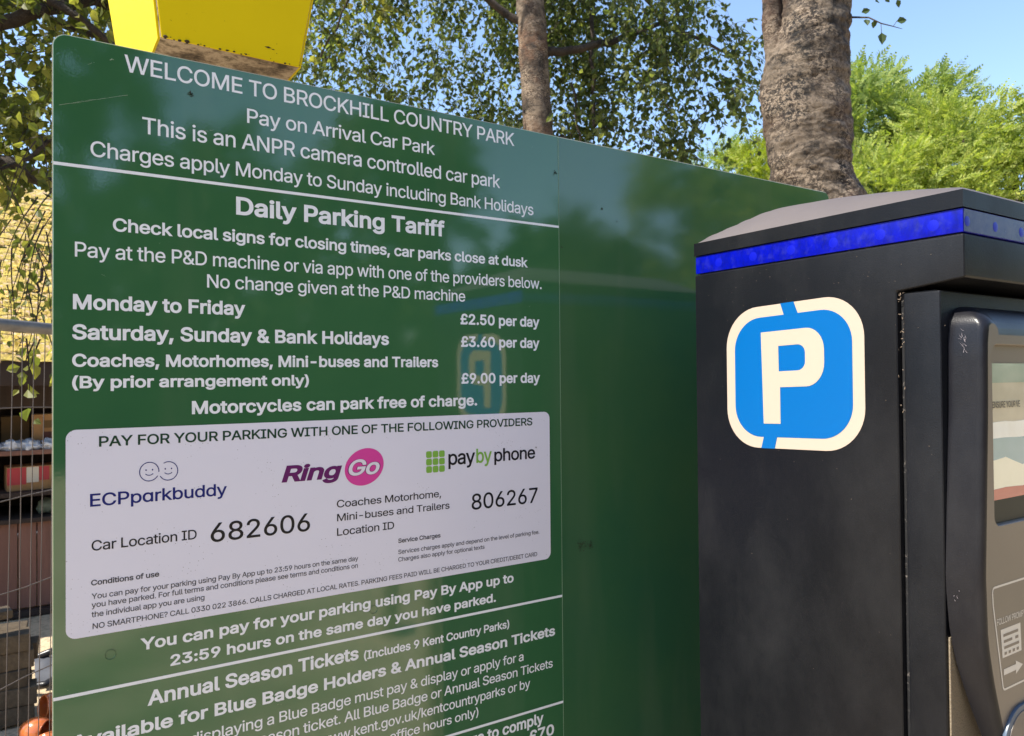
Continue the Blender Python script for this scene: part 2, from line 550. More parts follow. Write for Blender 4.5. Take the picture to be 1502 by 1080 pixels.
LINES = [
('WELCOME TO BROCKHILL COUNTRY PARK','r',0.1241,0.7897,1.9430,0.0245),
('Pay on Arrival Car Park','r',0.2940,0.6199,1.8995,0.0226),
('This is an ANPR camera controlled car park','r',0.1469,0.7569,1.8580,0.0240),
('Charges apply Monday to Sunday including Bank Holidays','r',0.0815,0.8325,1.8150,0.0218),
('Daily Parking Tariff','b',0.2772,0.6384,1.7550,0.0278),
('Check local signs for closing times, car parks close at dusk','s',0.1091,0.8181,1.7128,0.0188),
('Pay at the P&D machine or via app with one of the providers below.','r',0.0625,0.8503,1.6730,0.0207),
('No change given at the P&D machine','r',0.2347,0.6795,1.6403,0.0201),
('Monday to Friday','b',0.0602,0.2903,1.6003,0.0210),
('\u00a32.50 per day','b',0.6693,0.8445,1.5987,0.0196),
('Saturday, Sunday & Bank Holidays','b',0.0592,0.5289,1.5585,0.0212),
('\u00a33.60 per day','b',0.6701,0.8440,1.5578,0.0196),
('Coaches, Motorhomes, Mini-buses and Trailers','b',0.0592,0.6232,1.5208,0.0181),
('\u00a39.00 per day','b',0.6704,0.8446,1.4909,0.0193),
('(By prior arrangement only)','b',0.0592,0.3894,1.4912,0.0170),
('Motorcycles can park free of charge.','b',0.2129,0.7030,1.4506,0.0196),
('You can pay for your parking using Pay By App up to','b',0.1434,0.7796,1.1157,0.0169),
('23:59 hours on the same day you have parked.','b',0.1828,0.7400,1.0854,0.0159),
('Annual Season Tickets','b',0.1524,0.4709,1.0350,0.0213),
('(Includes 9 Kent Country Parks)','s',0.4804,0.7690,1.0320,0.0145),
('Available for Blue Badge Holders & Annual Season Tickets','b',0.0564,0.8750,0.9975,0.0190),
('displaying a Blue Badge must pay & display or apply for a','r',0.2095,0.8005,0.9640,0.0166),
('season ticket. All Blue Badge or Annual Season Tickets','r',0.2974,0.8687,0.9370,0.0166),
('www.kent.gov.uk/kentcountryparks or by','r',0.4033,0.8153,0.9100,0.0166),
('office hours only)','r',0.5258,0.7004,0.8845,0.0155),
('Failure to comply','b',0.6279,0.8458,0.8350,0.0205),
('\u00a370','b',0.8119,0.8705,0.8065,0.0210)]
for t, w, x0, x1, z, cap in LINES:
    text_line(t, w, x0, x1, z, cap, onb(FY), M_print, text_panel)
# payment sticker
stk = MB().prism(rrect(0.0515, 0.8660, 1.1483, 1.4342, 0.013, 8), yz, 1.1990, 1.1995).build('payment_sticker', M_stick, board)
SY = 1.1987
SL = [
('PAY FOR YOUR PARKING WITH ONE OF THE FOLLOWING PROVIDERS','m',0.0915,0.8252,1.4093,0.0146,M_inkg),
('ECPp\u0251rkbuddy','e',0.0805,0.2622,1.3268,0.0178,M_navy),
('Ring','R',0.3445,0.4440,1.3385,0.0262,M_purple),
('Car Location ID','r',0.0823,0.2190,1.2656,0.0142,M_ink),
('682606','r',0.2386,0.3899,1.2578,0.0284,M_ink),
('Coaches Motorhome,','r',0.4346,0.6269,1.2901,0.0123,M_ink),
('Mini-buses and Trailers','r',0.4349,0.6436,1.2678,0.0120,M_ink),
('Location ID','r',0.4347,0.5361,1.2440,0.0126,M_ink),
('806267','r',0.6892,0.8361,1.2604,0.0288,M_ink),
('Conditions of use','s',0.0817,0.1680,1.2178,0.0077,M_ink2),
('You can pay for your parking using Pay By App up to 23:59 hours on the same day','r',0.0822,0.4711,1.1990,0.0077,M_ink2),
('you have parked. For full terms and conditions please see terms and conditions on','r',0.0822,0.4703,1.1872,0.0077,M_ink2),
('the individual app you are using','r',0.0822,0.2296,1.1740,0.0077,M_ink2),
('NO SMARTPHONE? CALL 0330 022 3866. CALLS CHARGED AT LOCAL RATES. PARKING FEES PAID WILL BE CHARGED TO YOUR CREDIT/DEBIT CARD','r',0.0835,0.8336,1.1576,0.0077,M_ink2),
('Service Charges','s',0.5435,0.6251,1.2186,0.0076,M_ink2),
('Services charges apply and depend on the level of parking fee.','r',0.5434,0.8390,1.1996,0.0074,M_ink2),
('Charges also apply for optional texts','r',0.5433,0.7159,1.1868,0.0074,M_ink2),
('pay','c',0.6420,0.6975,1.3452,0.0262,M_ink),
('by','c',0.6998,0.7333,1.3452,0.0262,M_lime),
('phone','c',0.7385,0.8310,1.3452,0.0240,M_ink),
('\u00ae','r',0.8315,0.8350,1.3640,0.0036,M_ink)]
for t, w, x0, x1, z, cap, m in SL:
    text_line(t, w, x0, x1, z, cap, onb(SY), m, stk)
def ring2d(cx, cz, rx, rz, wd, a0, a1, y, mb, n=40):
    for k in range(n):
        p = []
        for (kk, rr) in ((k, 0), (k + 1, 0), (k + 1, wd), (k, wd)):
            a = a0 + (a1 - a0) * kk / n
            p.append((cx + (rx - rr) * math.cos(a), y, cz + (rz - rr) * math.sin(a)))
        mb.add(p, [(0, 1, 2, 3)])
def disc2d(cx, cz, rx, rz, y, mb, n=40, rot=0.0):
    mb.add([(cx + rx * math.cos(2 * PI * k / n) * math.cos(rot) - rz * math.sin(2 * PI * k / n) * math.sin(rot), y,
             cz + rx * math.cos(2 * PI * k / n) * math.sin(rot) + rz * math.sin(2 * PI * k / n) * math.cos(rot)) for k in range(n)], [tuple(range(n))])
lg = MB()
ring2d(0.1552, 1.3700, 0.0132, 0.0140, 0.0012, rad(60), rad(330), SY, lg)
ring2d(0.1805, 1.3692, 0.0132, 0.0140, 0.0012, rad(-150), rad(120), SY, lg)
ring2d(0.1552, 1.3700, 0.0132, 0.0140, 0.0012, rad(-5), rad(60), SY - 0.0001, lg, 10)
for cx in (0.1552, 0.1805):
    disc2d(cx - 0.0042, 1.3725, 0.0010, 0.0012, SY, lg, 10)
    disc2d(cx + 0.0042, 1.3725, 0.0010, 0.0012, SY, lg, 10)
    ring2d(cx, 1.3690, 0.0060, 0.0048, 0.0011, rad(205), rad(335), SY, lg, 14)
lg.build('smiling_faces_logo', M_navy, stk, fixn=False)
lg = MB()
disc2d(0.4830, 1.3537, 0.0355, 0.0300, SY, lg, 48, rad(25))
lg.build('round_logo', M_pink, stk, fixn=False)
lg = text_line('Go', 'G', 0.4535, 0.5115, 1.3400, 0.0270, onb(SY - 0.0002), M_purple, stk)
lg.scale = (1, 1, 1)
text_line('Go', 'g', 0.4550, 0.5100, 1.3405, 0.0262, onb(SY - 0.0004), M_pinkwhite, stk)
for i in range(3):
    for j in range(3):
        x = 0.5978 + i * 0.0128
        z = 1.3345 + j * 0.0132
        MB().prism(rrect(x, x + 0.0112, z, z + 0.0116, 0.0028, 3), yz, SY, SY + 0.0001).build('keypad_square', M_lime, stk)
# rivets pressed under the film, scratches, grime
for x, z in ((0.1055, 1.1182), (0.4979, 1.1130)):
    MB().lathe([(0.0005, -0.0024), (0.004, -0.0021), (0.0062, -0.0006), (0.0068, 0.001)], 20,
               Matrix.Translation((x, 1.1994, z)) @ Matrix.Rotation(rad(-90), 4, 'X').inverted() @ Matrix.Scale(1, 4)).build('rivet', M_film, board, smooth=True)
sc_ = MB()
rs = random.Random(3)
def scratch(x0, z0, x1, z1, w=0.0005):
    n = 7
    pts = []
    for i in range(n + 1):
        t = i / n
        pts.append((x0 + (x1 - x0) * t + rs.uniform(-1, 1) * 0.0006, z0 + (z1 - z0) * t + rs.uniform(-1, 1) * 0.0008))
    for i in range(n):
        if rs.random() < 0.25: continue
        ww = w * rs.uniform(0.4, 1.0)
        (a, c), (e, g) = pts[i], pts[i + 1]
        sc_.add([(a, 1.19935, c), (e, 1.19935, g), (e, 1.19935, g + ww), (a, 1.19935, c + ww)], [(0, 1, 2, 3)])
scratch(0.044, 1.879, 0.128, 1.910)
scratch(0.060, 1.885, 0.100, 1.900, 0.0003)
scratch(0.105, 1.955, 0.112, 1.957, 0.0015)
scratch(0.078, 1.943, 0.088, 1.948, 0.0004)
scratch(0.226, 1.873, 0.245, 1.880, 0.0004)
scratch(0.143, 1.962, 0.150, 1.953, 0.0004)
for _ in range(34):
    x, z = rs.uniform(0.05, 0.88), rs.uniform(0.85, 1.95)
    a = rs.uniform(-0.6, 0.6); l = rs.uniform(0.002, 0.009)
    scratch(x, z, x + l * math.cos(a), z + l * math.sin(a), 0.00035)
o = sc_.build('scratches', Mat('scratch_pale', hx(150, 165, 140), 0.6), board, fixn=False)
o['kind'] = 'stuff'
gm = MB()
for cx, cz, n_, sp_ in ((0.2120, 1.9275, 26, 0.004), (0.9400, 1.1640, 46, 0.012), (0.9640, 1.1630, 30, 0.009), (0.885, 1.905, 16, 0.004), (1.005, 1.848, 12, 0.003), (1.045, 1.826, 5, 0.002), (0.9000, 1.760, 4, 0.0015)):
    for _ in range(n_):
        x = cx + rs.gauss(0, sp_ * 0.5); z = cz + rs.gauss(0, sp_ * 0.5); r = rs.uniform(0.0004, 0.0014)
        gm.add([(x + r * math.cos(a) * rs.uniform(0.6, 1.2), 1.1990, z + r * math.sin(a)) for a in (0, 1.2, 2.4, 3.7, 5.0)], [(0, 1, 2, 3, 4)])
o = gm.build('grime_specks', Mat('grime', hx(44, 50, 30), 0.8), board, fixn=False)
o['kind'] = 'stuff'
for x in (0.30, 1.50):
    MB().tube([(x, 1.245, -0.05), (x, 1.245, 1.93)], 0.030, 16).build('post', M_galv, board, smooth=True)
for z in (0.75, 1.78):
    MB().box(0.10, 1.72, 1.2045, 1.2140, z - 0.02, z + 0.02).build('rail', M_galv, board)

# ------------------------------------------------------------------ yellow box sign above the board
yb = empty('yellow_sign_box', (0.277, 1.41, 0), 'bright yellow tapered box sign with dirty underside standing behind the top of the green board', 'sign box')
H = 0.42; T = 0.13; DP = 0.40
x0, x1, y0, y1, z0 = 0.170, 0.3835, 1.2100, 1.61, 2.0085
def ycorner(sx, sy, h, i=0.0):
    x = (x0 - T * h + i) if sx < 0 else (x1 + T * 1.15 * h - i)
    y = (y0 - T * h + i) if sy < 0 else (y1 + T * h - i)
    return Vector((x, y, z0 + h))
def ypanel(name, a, c, th=0.004, e=0.0045):
    # a, c: corner signs; flat panel between two corners, thin and inset from the edges
    A0, A1 = ycorner(*a, 0), ycorner(*a, H)
    C0, C1 = ycorner(*c, 0), ycorner(*c, H)
    d = (C0 - A0).normalized()
    A0 = A0 + d * e; A1 = A1 + d * e; C0 = C0 - d * e; C1 = C1 - d * e
    n = d.cross(A1 - A0).normalized()
    ctr = Vector(((x0 + x1) / 2, (y0 + y1) / 2, z0 + H / 2))
    if n.dot(ctr - A0) < 0: n = -n
    q = [A0, C0, C1, A1]
    return MB().add(q + [p + n * th for p in q], [(0, 1, 2, 3), (7, 6, 5, 4), (0, 4, 5, 1), (1, 5, 6, 2), (2, 6, 7, 3), (3, 7, 4, 0)]).build(name, M_yel, yb, bevel=0.0008, seg=1)
ypanel('front_panel', (-1, -1), (1, -1))
ypanel('side_panel', (-1, -1), (-1, 1), e=0.0075)
ypanel('side_panel', (1, -1), (1, 1), e=0.0045)
ypanel('back_panel', (-1, 1), (1, 1))
inn = [ycorner(a, c, h, 0.0035) for h in (0.001, H) for a, c in ((-1, -1), (1, -1), (1, 1), (-1, 1))]
MB().add(inn, [(0, 3, 2, 1), (4, 5, 6, 7), (0, 1, 5, 4), (1, 2, 6, 5), (2, 3, 7, 6), (3, 0, 4, 7)]).build('carcass', M_under, yb)
t_ = [ycorner(a, c, H, -0.004) for a, c in ((-1, -1), (1, -1), (1, 1), (-1, 1))]
MB().add(t_ + [p + Vector((0, 0, 0.012)) for p in t_], [(0, 3, 2, 1), (4, 5, 6, 7), (0, 1, 5, 4), (1, 2, 6, 5), (2, 3, 7, 6), (3, 0, 4, 7)]).build('top_cover', M_yel, yb, bevel=0.002)
dm = MB()
rs = random.Random(9)
for k in range(26):
    t = rs.random()
    x = x0 + 0.004 + (x1 - x0 - 0.008) * t
    r = rs.uniform(0.0006, 0.0022) * (1 if rs.random() < 0.8 else 1.8)
    zz = z0 + rs.uniform(-0.001, 0.003) * (0.6 + rs.random())
    dm.lathe([(0.0001, -r * .5), (r, -r * 0.1), (r * 0.8, r * .5), (0.0001, r * .6)], 6, Matrix.Translation((x, 1.2095 - T * max(0, zz - z0), zz)))
o = dm.build('dirt_crumbs', Mat('dirt', hx(60, 45, 25), 0.9), yb)
o['kind'] = 'stuff'
M_chip = Mat('chip_dark', hx(50, 32, 14), 0.8)
for (x, z, w_, h_) in ((0.3285, 2.028, 0.011, 0.0032), (0.3365, 2.0265, 0.006, 0.0018), (0.342, 2.036, 0.0014, 0.0014), (0.3425, 2.0215, 0.0014, 0.0016), (0.380, 2.060, 0.001, 0.001), (0.262, 2.052, 0.001, 0.001)):
    y = 1.2094 - T * (z - z0)
    chip = MB()
    chip.add([(x - w_ / 2, y, z), (x, y, z - h_ / 2), (x + w_ / 2, y, z - h_ * 0.1), (x + w_ * 0.1, y, z + h_ / 2)], [(0, 1, 2, 3)])
    chip.build('paint_chip', M_chip, yb, fixn=False)
MB().tube([(0.2, 1.42, -0.05), (0.2, 1.42, 2.0)], 0.035, 16).build('post', M_galv, yb, smooth=True)

# ------------------------------------------------------------------ ticket machine
mac = empty('ticket_machine', (1.27, 0.72, 0), 'black ticket machine with blue lamp strip and P sticker, in front of the green board', 'ticket machine')
MX0, MX1 = 0.985, 1.600
def ex(u, v, d):
    return (d, u, v)
MB().prism([(0.928, 0.0), (0.928, 1.6765), (0.4795, 1.6765), (0.4795, 1.6212), (0.567, 1.6118), (0.567, 0.0)], ex, MX0, MX1).build('cabinet', M_black, mac, bevel=0.0035, seg=3)
MB().box(MX0 + 0.010, MX1 - 0.010, 0.520, 0.5665, 0.02, 1.6105).build('hinge_seal', M_groove, mac)
MB().box(MX0 + 0.0015, MX1 - 0.0015, 0.5105, 0.5590, 0.06, 1.6085).build('door', M_black, mac, bevel=0.0030, seg=3)
strip = MB().box(MX0 + 0.0015, MX1 - 0.0015, 0.4812, 0.9265, 1.6785, 1.7085).build('lamp_strip', M_blue, mac, bevel=0.001)
MB().box(MX0 + 0.006, MX1 - 0.006, 0.486, 0.920, 1.6762, 1.7105).build('lamp_seal', M_groove, mac)
for k in range(6):
    y = 0.518 + k * 0.0715
    MB().lathe([(0.0001, 0.0003), (0.0050, 0.00025), (0.0074, 0.00002)], 16,
               Matrix.Translation((MX0 + 0.0015, y, 1.6925)) @ Matrix.Rotation(rad(-90), 4, 'Y')).build('lamp', M_led, strip, smooth=True)
for k in range(8):
    x = 0.996 + k * 0.072
    MB().lathe([(0.0001, 0.0003), (0.0045, 0.00025), (0.0066, 0.00002)], 16,
               Matrix.Translation((x, 0.4805, 1.6925)) @ Matrix.Rotation(rad(90), 4, 'X')).build('lamp', M_led, strip, smooth=True)
MB().box(MX0 + 0.0035, MX1 - 0.0035, 0.4806, 0.4813, 1.6795, 1.7075).build('front_overlay', M_blue2, strip)  # overlay greying the strip front: dust, and reflections painted into the colour
# lid: straight band and a domed, hipped top
def smin(vals, k=0.010):
    return -k * math.log(sum(math.exp(-v / k) for v in vals))
nx, ny = 40, 48
LX0, LX1, LY0, LY1 = MX0 - 0.001, MX1 + 0.001, 0.4795, 0.9280
def lid_h(x, y):
    a = smin([0.052, 0.235 * (y - LY0) - 0.28 * max(0, y - LY0) ** 2, 0.65 * (x - LX0), 0.65 * (LX1 - x), 0.46 * (LY1 - y)], 0.004)
    e = smin([0.052, 0.0, 9, 9, 9], 0.004)
    return 1.7315 + max(0.0, a + 0.004)
b = MB()
vs = []
for j in range(ny + 1):
    for i in range(nx + 1):
        x = LX0 + (LX1 - LX0) * i / nx
        y = LY0 + (LY1 - LY0) * j / ny
        edge = i in (0, nx) or j in (0, ny)
        vs.append((x, y, 1.7315 if edge else lid_h(x, y)))
b.add(vs, [(j * (nx + 1) + i, j * (nx + 1) + i + 1, (j + 1) * (nx + 1) + i + 1, (j + 1) * (nx + 1) + i) for j in range(ny) for i in range(nx)])
per = [(i, 0) for i in range(nx)] + [(nx, j) for j in range(ny)] + [(i, ny) for i in range(nx, 0, -1)] + [(0, j) for j in range(ny, 0, -1)]
top_i = [j * (nx + 1) + i for i, j in per]
o0 = len(b.v)
for ti in top_i:
    v = b.v[ti]
    b.v.append((v[0], v[1], 1.7095))
n_ = len(top_i)
for k in range(n_):
    b.f.append((top_i[k], top_i[(k + 1) % n_], o0 + (k + 1) % n_, o0 + k)); b.mi.append(0)
b.f.append(tuple(o0 + k for k in range(n_))); b.mi.append(0)
for k_ in range(nx * ny, len(b.mi)): b.mi[k_] = 1
lid = b.build('lid', [M_lid, M_black], mac, smooth=True)
lid.data.set_sharp_from_angle(angle=rad(30))

# P sticker on the side: a rounded square, tilted a little
def sp(u, v, d=0.0):
    # u to the right as one looks at the side (towards -Y), v up; centre 0.7360, 1.5005; tilt about 2 degrees
    return (MX0 - 0.0006 - d, 0.7360 - u, 1.5003 + v + 0.033 * u)
def pl(outline, d, mat, parent, name):
    n = len(outline)
    q = [sp(u, v, d) for u, v in outline]
    q2 = [sp(u, v, d - 0.0002) for u, v in outline]
    return MB().add(q + q2, [tuple(range(n)), tuple(range(2 * n - 1, n - 1, -1))] + [(i, i + n, (i + 1) % n + n, (i + 1) % n) for i in range(n)]).build(name, mat, parent)
ps = pl(rrect(-0.1222, 0.1222, -0.1120, 0.1120, 0.062, 12), 0.0, M_cream, mac, 'parking_sticker')
ps['label'] = 'rounded blue and cream sticker with a large letter P'
pl(rrect(-0.1050, 0.1040, -0.0945, 0.0945, 0.050, 12), 0.0003, M_pblue, ps, 'blue_square')
pl([(-0.0155, 0.1124), (-0.0090, 0.0930), (0.0160, 0.0930), (0.0085, 0.1124)], 0.0004, M_pblue, ps, 'slot')
pl([(-0.0545, -0.1124), (-0.0490, -0.0930), (-0.0240, -0.0930), (-0.0290, -0.1124)], 0.0004, M_pblue, ps, 'slot')
def letterP():
    bm = bmesh.new()
    def loop(P):
        vs = [bm.verts.new(sp(u, v, 0.0006)) for u, v in P]
        for i in range(len(vs)):
            bm.edges.new((vs[i], vs[(i + 1) % len(vs)]))
    R = 0.036
    out = [(-0.0490, -0.0735), (-0.0175, -0.0735), (-0.0175, -0.0170)]
    cx, top, bot = 0.0290, 0.0705, -0.0170
    for k in range(9):
        a = -PI / 2 + PI / 2 * k / 8
        out.append((cx + 0.0305 * math.cos(a), bot + 0.034 + 0.034 * math.sin(a)))
    for k in range(9):
        a = PI / 2 * k / 8
        out.append((cx + 0.0305 * math.cos(a), top - 0.034 + 0.034 * math.sin(a)))
    out.append((-0.0525, 0.0705))
    loop(out)
    inner = [(-0.0195, 0.0075), (-0.0200, 0.0470)]
    for k in range(7):
        a = PI / 2 - PI / 2 * k / 6
        inner.append((0.0140 + 0.0135 * math.cos(a), 0.0470 - 0.013 + 0.013 * math.sin(a)))
    for k in range(7):
        a = -PI / 2 * k / 6
        inner.append((0.0140 + 0.0135 * math.cos(a), 0.0075 + 0.013 + 0.013 * math.sin(a)))
    loop(inner)
    bmesh.ops.triangle_fill(bm, use_beauty=True, edges=bm.edges[:])
    me = bpy.data.meshes.new('letter')
    bm.to_mesh(me); bm.free()
    me.materials.append(M_cream.m)
    return link('letter', me, ps)
letterP()

# front fascia
FYF = 0.466
def fx(z):
    K = [(1.62, 1.006), (1.56, 1.003), (1.45, 1.000), (1.35, 0.994), (1.25, 0.988), (1.17, 0.991), (1.12, 1.003), (1.08, 1.016), (1.03, 1.034), (0.97, 1.062), (0.92, 1.10), (0.80, 1.15)]
    for (za, xa), (zb, xb) in zip(K, K[1:]):
        if z >= zb:
            t = (z - zb) / (za - zb)
            return xb + (xa - xb) * t
    return 1.15
def fyb(z):
    K = [(2, 0.5100), (1.22, 0.5100), (1.14, 0.5055), (1.075, 0.497), (1.036, 0.4905), (0.98, 0.482), (0.90, 0.476)]
    for (za, ya), (zb, yb_) in zip(K, K[1:]):
        if z >= zb:
            return yb_ + (ya - yb_) * (z - zb) / (za - zb)
    return 0.476
XM = 1.2925
left = []
for k in range(9):                       # rounded top-left corner
    a = PI / 2 + PI / 2 * k / 8
    left.append((1.038 + 0.033 * math.cos(a), 1.556 + 0.033 * math.sin(a)))
z = 1.54
while z > 0.925:
    left.append((fx(z), z)); z -= 0.0225
left.append((1.115, 0.905))
outl = left + [(2 * XM - x, z) for x, z in reversed(left)]
n = len(outl)
nor = []
for i in range(n):
    a = Vector(outl[i - 1]); c = Vector(outl[(i + 1) % n])
    d = (c - a).normalized()
    nn = Vector((-d.y, d.x))
    if nn.dot(Vector((XM, 1.25)) - Vector(outl[i])) < 0: nn = -nn
    nor.append(nn)
rows = []
for q in range(9):
    row = []
    for i, (x, z) in enumerate(outl):
        up = max(0.0, -nor[i].y)
        r = 0.009 + 0.030 * up ** 2
        ry = 0.009 + 0.034 * up ** 2
        if q == 0:
            row.append((x, fyb(z), z))
        else:
            a = PI / 2 * (q - 1) / 7
            ins = r * (1 - math.cos(a))
            p = Vector((x, z)) + nor[i] * ins
            row.append((p.x, FYF + ry * (1 - math.sin(a)), p.y))
    rows.append(row)
b = MB()
for r_ in rows:
    b.v += r_
for q in range(8):
    for i in range(n):
        j = (i + 1) % n
        b.f.append((q * n + i, q * n + j, (q + 1) * n + j, (q + 1) * n + i)); b.mi.append(0)
fas = b.build('fascia_surround', M_bezel, mac, smooth=True)
bm = bmesh.new()
def loop3(P):
    vs = [bm.verts.new(p) for p in P]
    for i in range(len(vs)):
        bm.edges.new((vs[i], vs[(i + 1) % len(vs)]))
    return vs
hole = rrect(1.0205, 1.5645, 1.3085, 1.5385, 0.014, 8)
loop3([(x, FYF - 0.00, z) for x, _, z in rows[-1]])
loop3([(x, FYF, z) for x, z in hole])
bmesh.ops.triangle_fill(bm, use_beauty=True, edges=bm.edges[:])
nh = len(hole)
for prof in ([(0, FYF), (0.0012, FYF + 0.0012), (0.002, FYF + 0.007)],):
    prev = None
    for ins, y in prof:
        cx, cz = 1.2925, 1.4235
        cur = [bm.verts.new((x + math.copysign(ins, cx - x), y, z + math.copysign(ins, cz - z))) for x, z in hole]
        if prev:
            for i in range(nh):
                j = (i + 1) % nh
                f = bm.faces.new((prev[i], prev[j], cur[j], cur[i])); f.smooth = True
        prev = cur
bmesh.ops.recalc_face_normals(bm, faces=bm.faces)
me = bpy.data.meshes.new('fascia')
bm.to_mesh(me); bm.free()
me.materials.append(M_taupe.m)
fp = link('fascia', me, mac)
# window: instruction card, plus coloured bands painting the reflections on the glass
WY = FYF + 0.0062
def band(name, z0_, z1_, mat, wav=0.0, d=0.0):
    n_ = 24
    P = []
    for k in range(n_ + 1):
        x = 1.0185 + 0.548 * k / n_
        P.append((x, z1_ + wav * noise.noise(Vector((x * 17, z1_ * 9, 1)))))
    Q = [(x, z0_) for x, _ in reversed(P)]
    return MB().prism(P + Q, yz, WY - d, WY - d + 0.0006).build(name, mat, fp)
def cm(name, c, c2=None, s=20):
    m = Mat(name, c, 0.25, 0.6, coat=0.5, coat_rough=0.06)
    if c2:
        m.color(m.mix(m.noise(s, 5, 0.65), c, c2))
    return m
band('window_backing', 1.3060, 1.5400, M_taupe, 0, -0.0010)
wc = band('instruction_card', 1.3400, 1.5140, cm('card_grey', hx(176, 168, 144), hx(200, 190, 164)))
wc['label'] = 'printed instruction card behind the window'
band('green_reflection_band', 1.4890, 1.5138, cm('glass_reflection_green', hx(140, 158, 140), hx(164, 176, 156)), 0, 0.0004)
band('white_reflection_band', 1.4040, 1.4395, cm('glass_reflection_white', hx(226, 222, 205), hx(250, 250, 240), 30), 0.008, 0.0005)
band('teal_reflection_band', 1.3790, 1.4180, cm('glass_reflection_teal', hx(136, 168, 162), hx(150, 176, 184)), 0.002, 0.0007)
band('cream_reflection_band', 1.3410, 1.3880, cm('glass_reflection_cream', hx(232, 228, 196), hx(246, 240, 214)), 0.012, 0.0009)
band('red_reflection_band', 1.3402, 1.3540, cm('glass_reflection_red', hx(196, 96, 86), hx(170, 80, 72)), 0.003, 0.0011)
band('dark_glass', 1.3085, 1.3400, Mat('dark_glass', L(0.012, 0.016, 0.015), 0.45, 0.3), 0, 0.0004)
text_line('E ENSURE YOUR VE', 'r', 1.0235, 1.105, 1.4570, 0.0082, onb(WY - 0.0013), M_ink, fp)
# instruction label: white outline, words, sheet icon, arrow
M_pw = Mat('cream_print', L(0.62, 0.57, 0.50), 0.4)
LY = FYF - 0.0003
def barln(P, w, y=LY, mb=None):
    for (a, c), (e, g) in zip(P, P[1:]):
        d = Vector((e - a, g - c)).normalized(); nn = Vector((-d.y, d.x)) * w / 2
        mb.add([(a + nn.x, y, c + nn.y), (e + nn.x, y, g + nn.y), (e - nn.x, y, g - nn.y), (a - nn.x, y, c - nn.y)], [(0, 1, 2, 3)])
mb = MB()
barln([(1.30, 1.2340), (1.0160, 1.2340), (1.0128, 1.2320), (1.0116, 1.2280), (1.0130, 1.2120), (1.0345, 1.1070), (1.0365, 1.1040), (1.0390, 1.1030), (1.28, 1.1030), (1.29, 1.1060), (1.305, 1.22), (1.30, 1.2340)], 0.0026, LY, mb)
mb.build('label_outline', M_pw, fp, fixn=False)
text_line('FOLLOW PROMPTS', 'r', 1.0215, 1.103, 1.1860, 0.0078, onb(LY), M_pw, fp)
mb = MB()
mb.add([(1.0305, LY, 1.1790), (1.0345, LY, 1.1430), (1.0850, LY, 1.1430), (1.0830, LY, 1.1790)], [(0, 1, 2, 3)])
sheet = mb.build('ticket_icon', M_pw, fp, fixn=False)
mb = MB()
for k, (a, c) in enumerate(((0.12, 0.88), (0.12, 0.55), (0.12, 0.88))):
    z = 1.1725 - k * 0.0078
    xx0 = 1.0308 + k * 0.0009
    mb.add([(xx0 + a * 0.052, LY - 0.0002, z), (xx0 + c * 0.052, LY - 0.0002, z), (xx0 + c * 0.052, LY - 0.0002, z - 0.0036), (xx0 + a * 0.052, LY - 0.0002, z - 0.0036)], [(0, 1, 2, 3)])
mb.add([(1.0310 + 0.72 * 0.052, LY - 0.0002, 1.1647), (1.0310 + 0.88 * 0.052, LY - 0.0002, 1.1647), (1.0310 + 0.88 * 0.052, LY - 0.0002, 1.1611), (1.0310 + 0.72 * 0.052, LY - 0.0002, 1.1611)], [(0, 1, 2, 3)])
for k in range(4):
    xx = 1.0395 + k * 0.0107
    mb.add([(xx, LY - 0.0002, 1.1495), (xx + 0.006, LY - 0.0002, 1.1495), (xx + 0.006, LY - 0.0002, 1.1458), (xx, LY - 0.0002, 1.1458)], [(0, 1, 2, 3)])
mb.build('icon_lines', M_taupe, fp, fixn=False)
mb = MB()
mb.add([(1.0370, LY, 1.1285), (1.0690, LY, 1.1285), (1.0690, LY, 1.1330), (1.0880, LY, 1.1245), (1.0690, LY, 1.1160), (1.0690, LY, 1.1210), (1.0370, LY, 1.1210)], [(0, 1, 5, 6), (2, 3, 4, 5, 1)])
mb.build('arrow_icon', M_pw, fp, fixn=False)
# cancel button on a raised pad
MB().prism(rrect(1.028, 1.292, 0.950, 1.076, 0.050, 10), yz, FYF - 0.004, FYF + 0.001).build('button_pad', Mat('slate_blue_rim', hx(74, 88, 104), 0.3), mac, bevel=0.002)
pad = [o for o in mac.children][-1]
MB().prism(rrect(1.036, 1.284, 0.957, 1.069, 0.043, 10), yz, FYF - 0.0052, FYF - 0.003).build('pad_face', M_taupe, pad, bevel=0.001)
Mf = Matrix.Translation((1.142, FYF - 0.005, 1.020)) @ Matrix.Rotation(rad(90), 4, 'X')
MB().lathe([(0.0, 0.002), (0.060, 0.002), (0.062, 0.0)], 40, Mf).build('button_ring', M_ink, pad, smooth=True)
MB().lathe([(0.0, 0.007), (0.048, 0.006), (0.053, 0.003), (0.054, 0.0)], 40, Mf).build('red_button', Mat('red_plastic', hx(190, 30, 34), 0.3), pad, smooth=True)
MB().box(0.9915, 1.5935, 0.5078, 0.5100, 0.12, 1.165).build('lower_panel', M_tan, mac, bevel=0.0006, seg=1)
MB().box(0.965, 1.620, 0.46, 0.95, -0.02, 0.05).build('plinth', M_groove, mac, bevel=0.004)
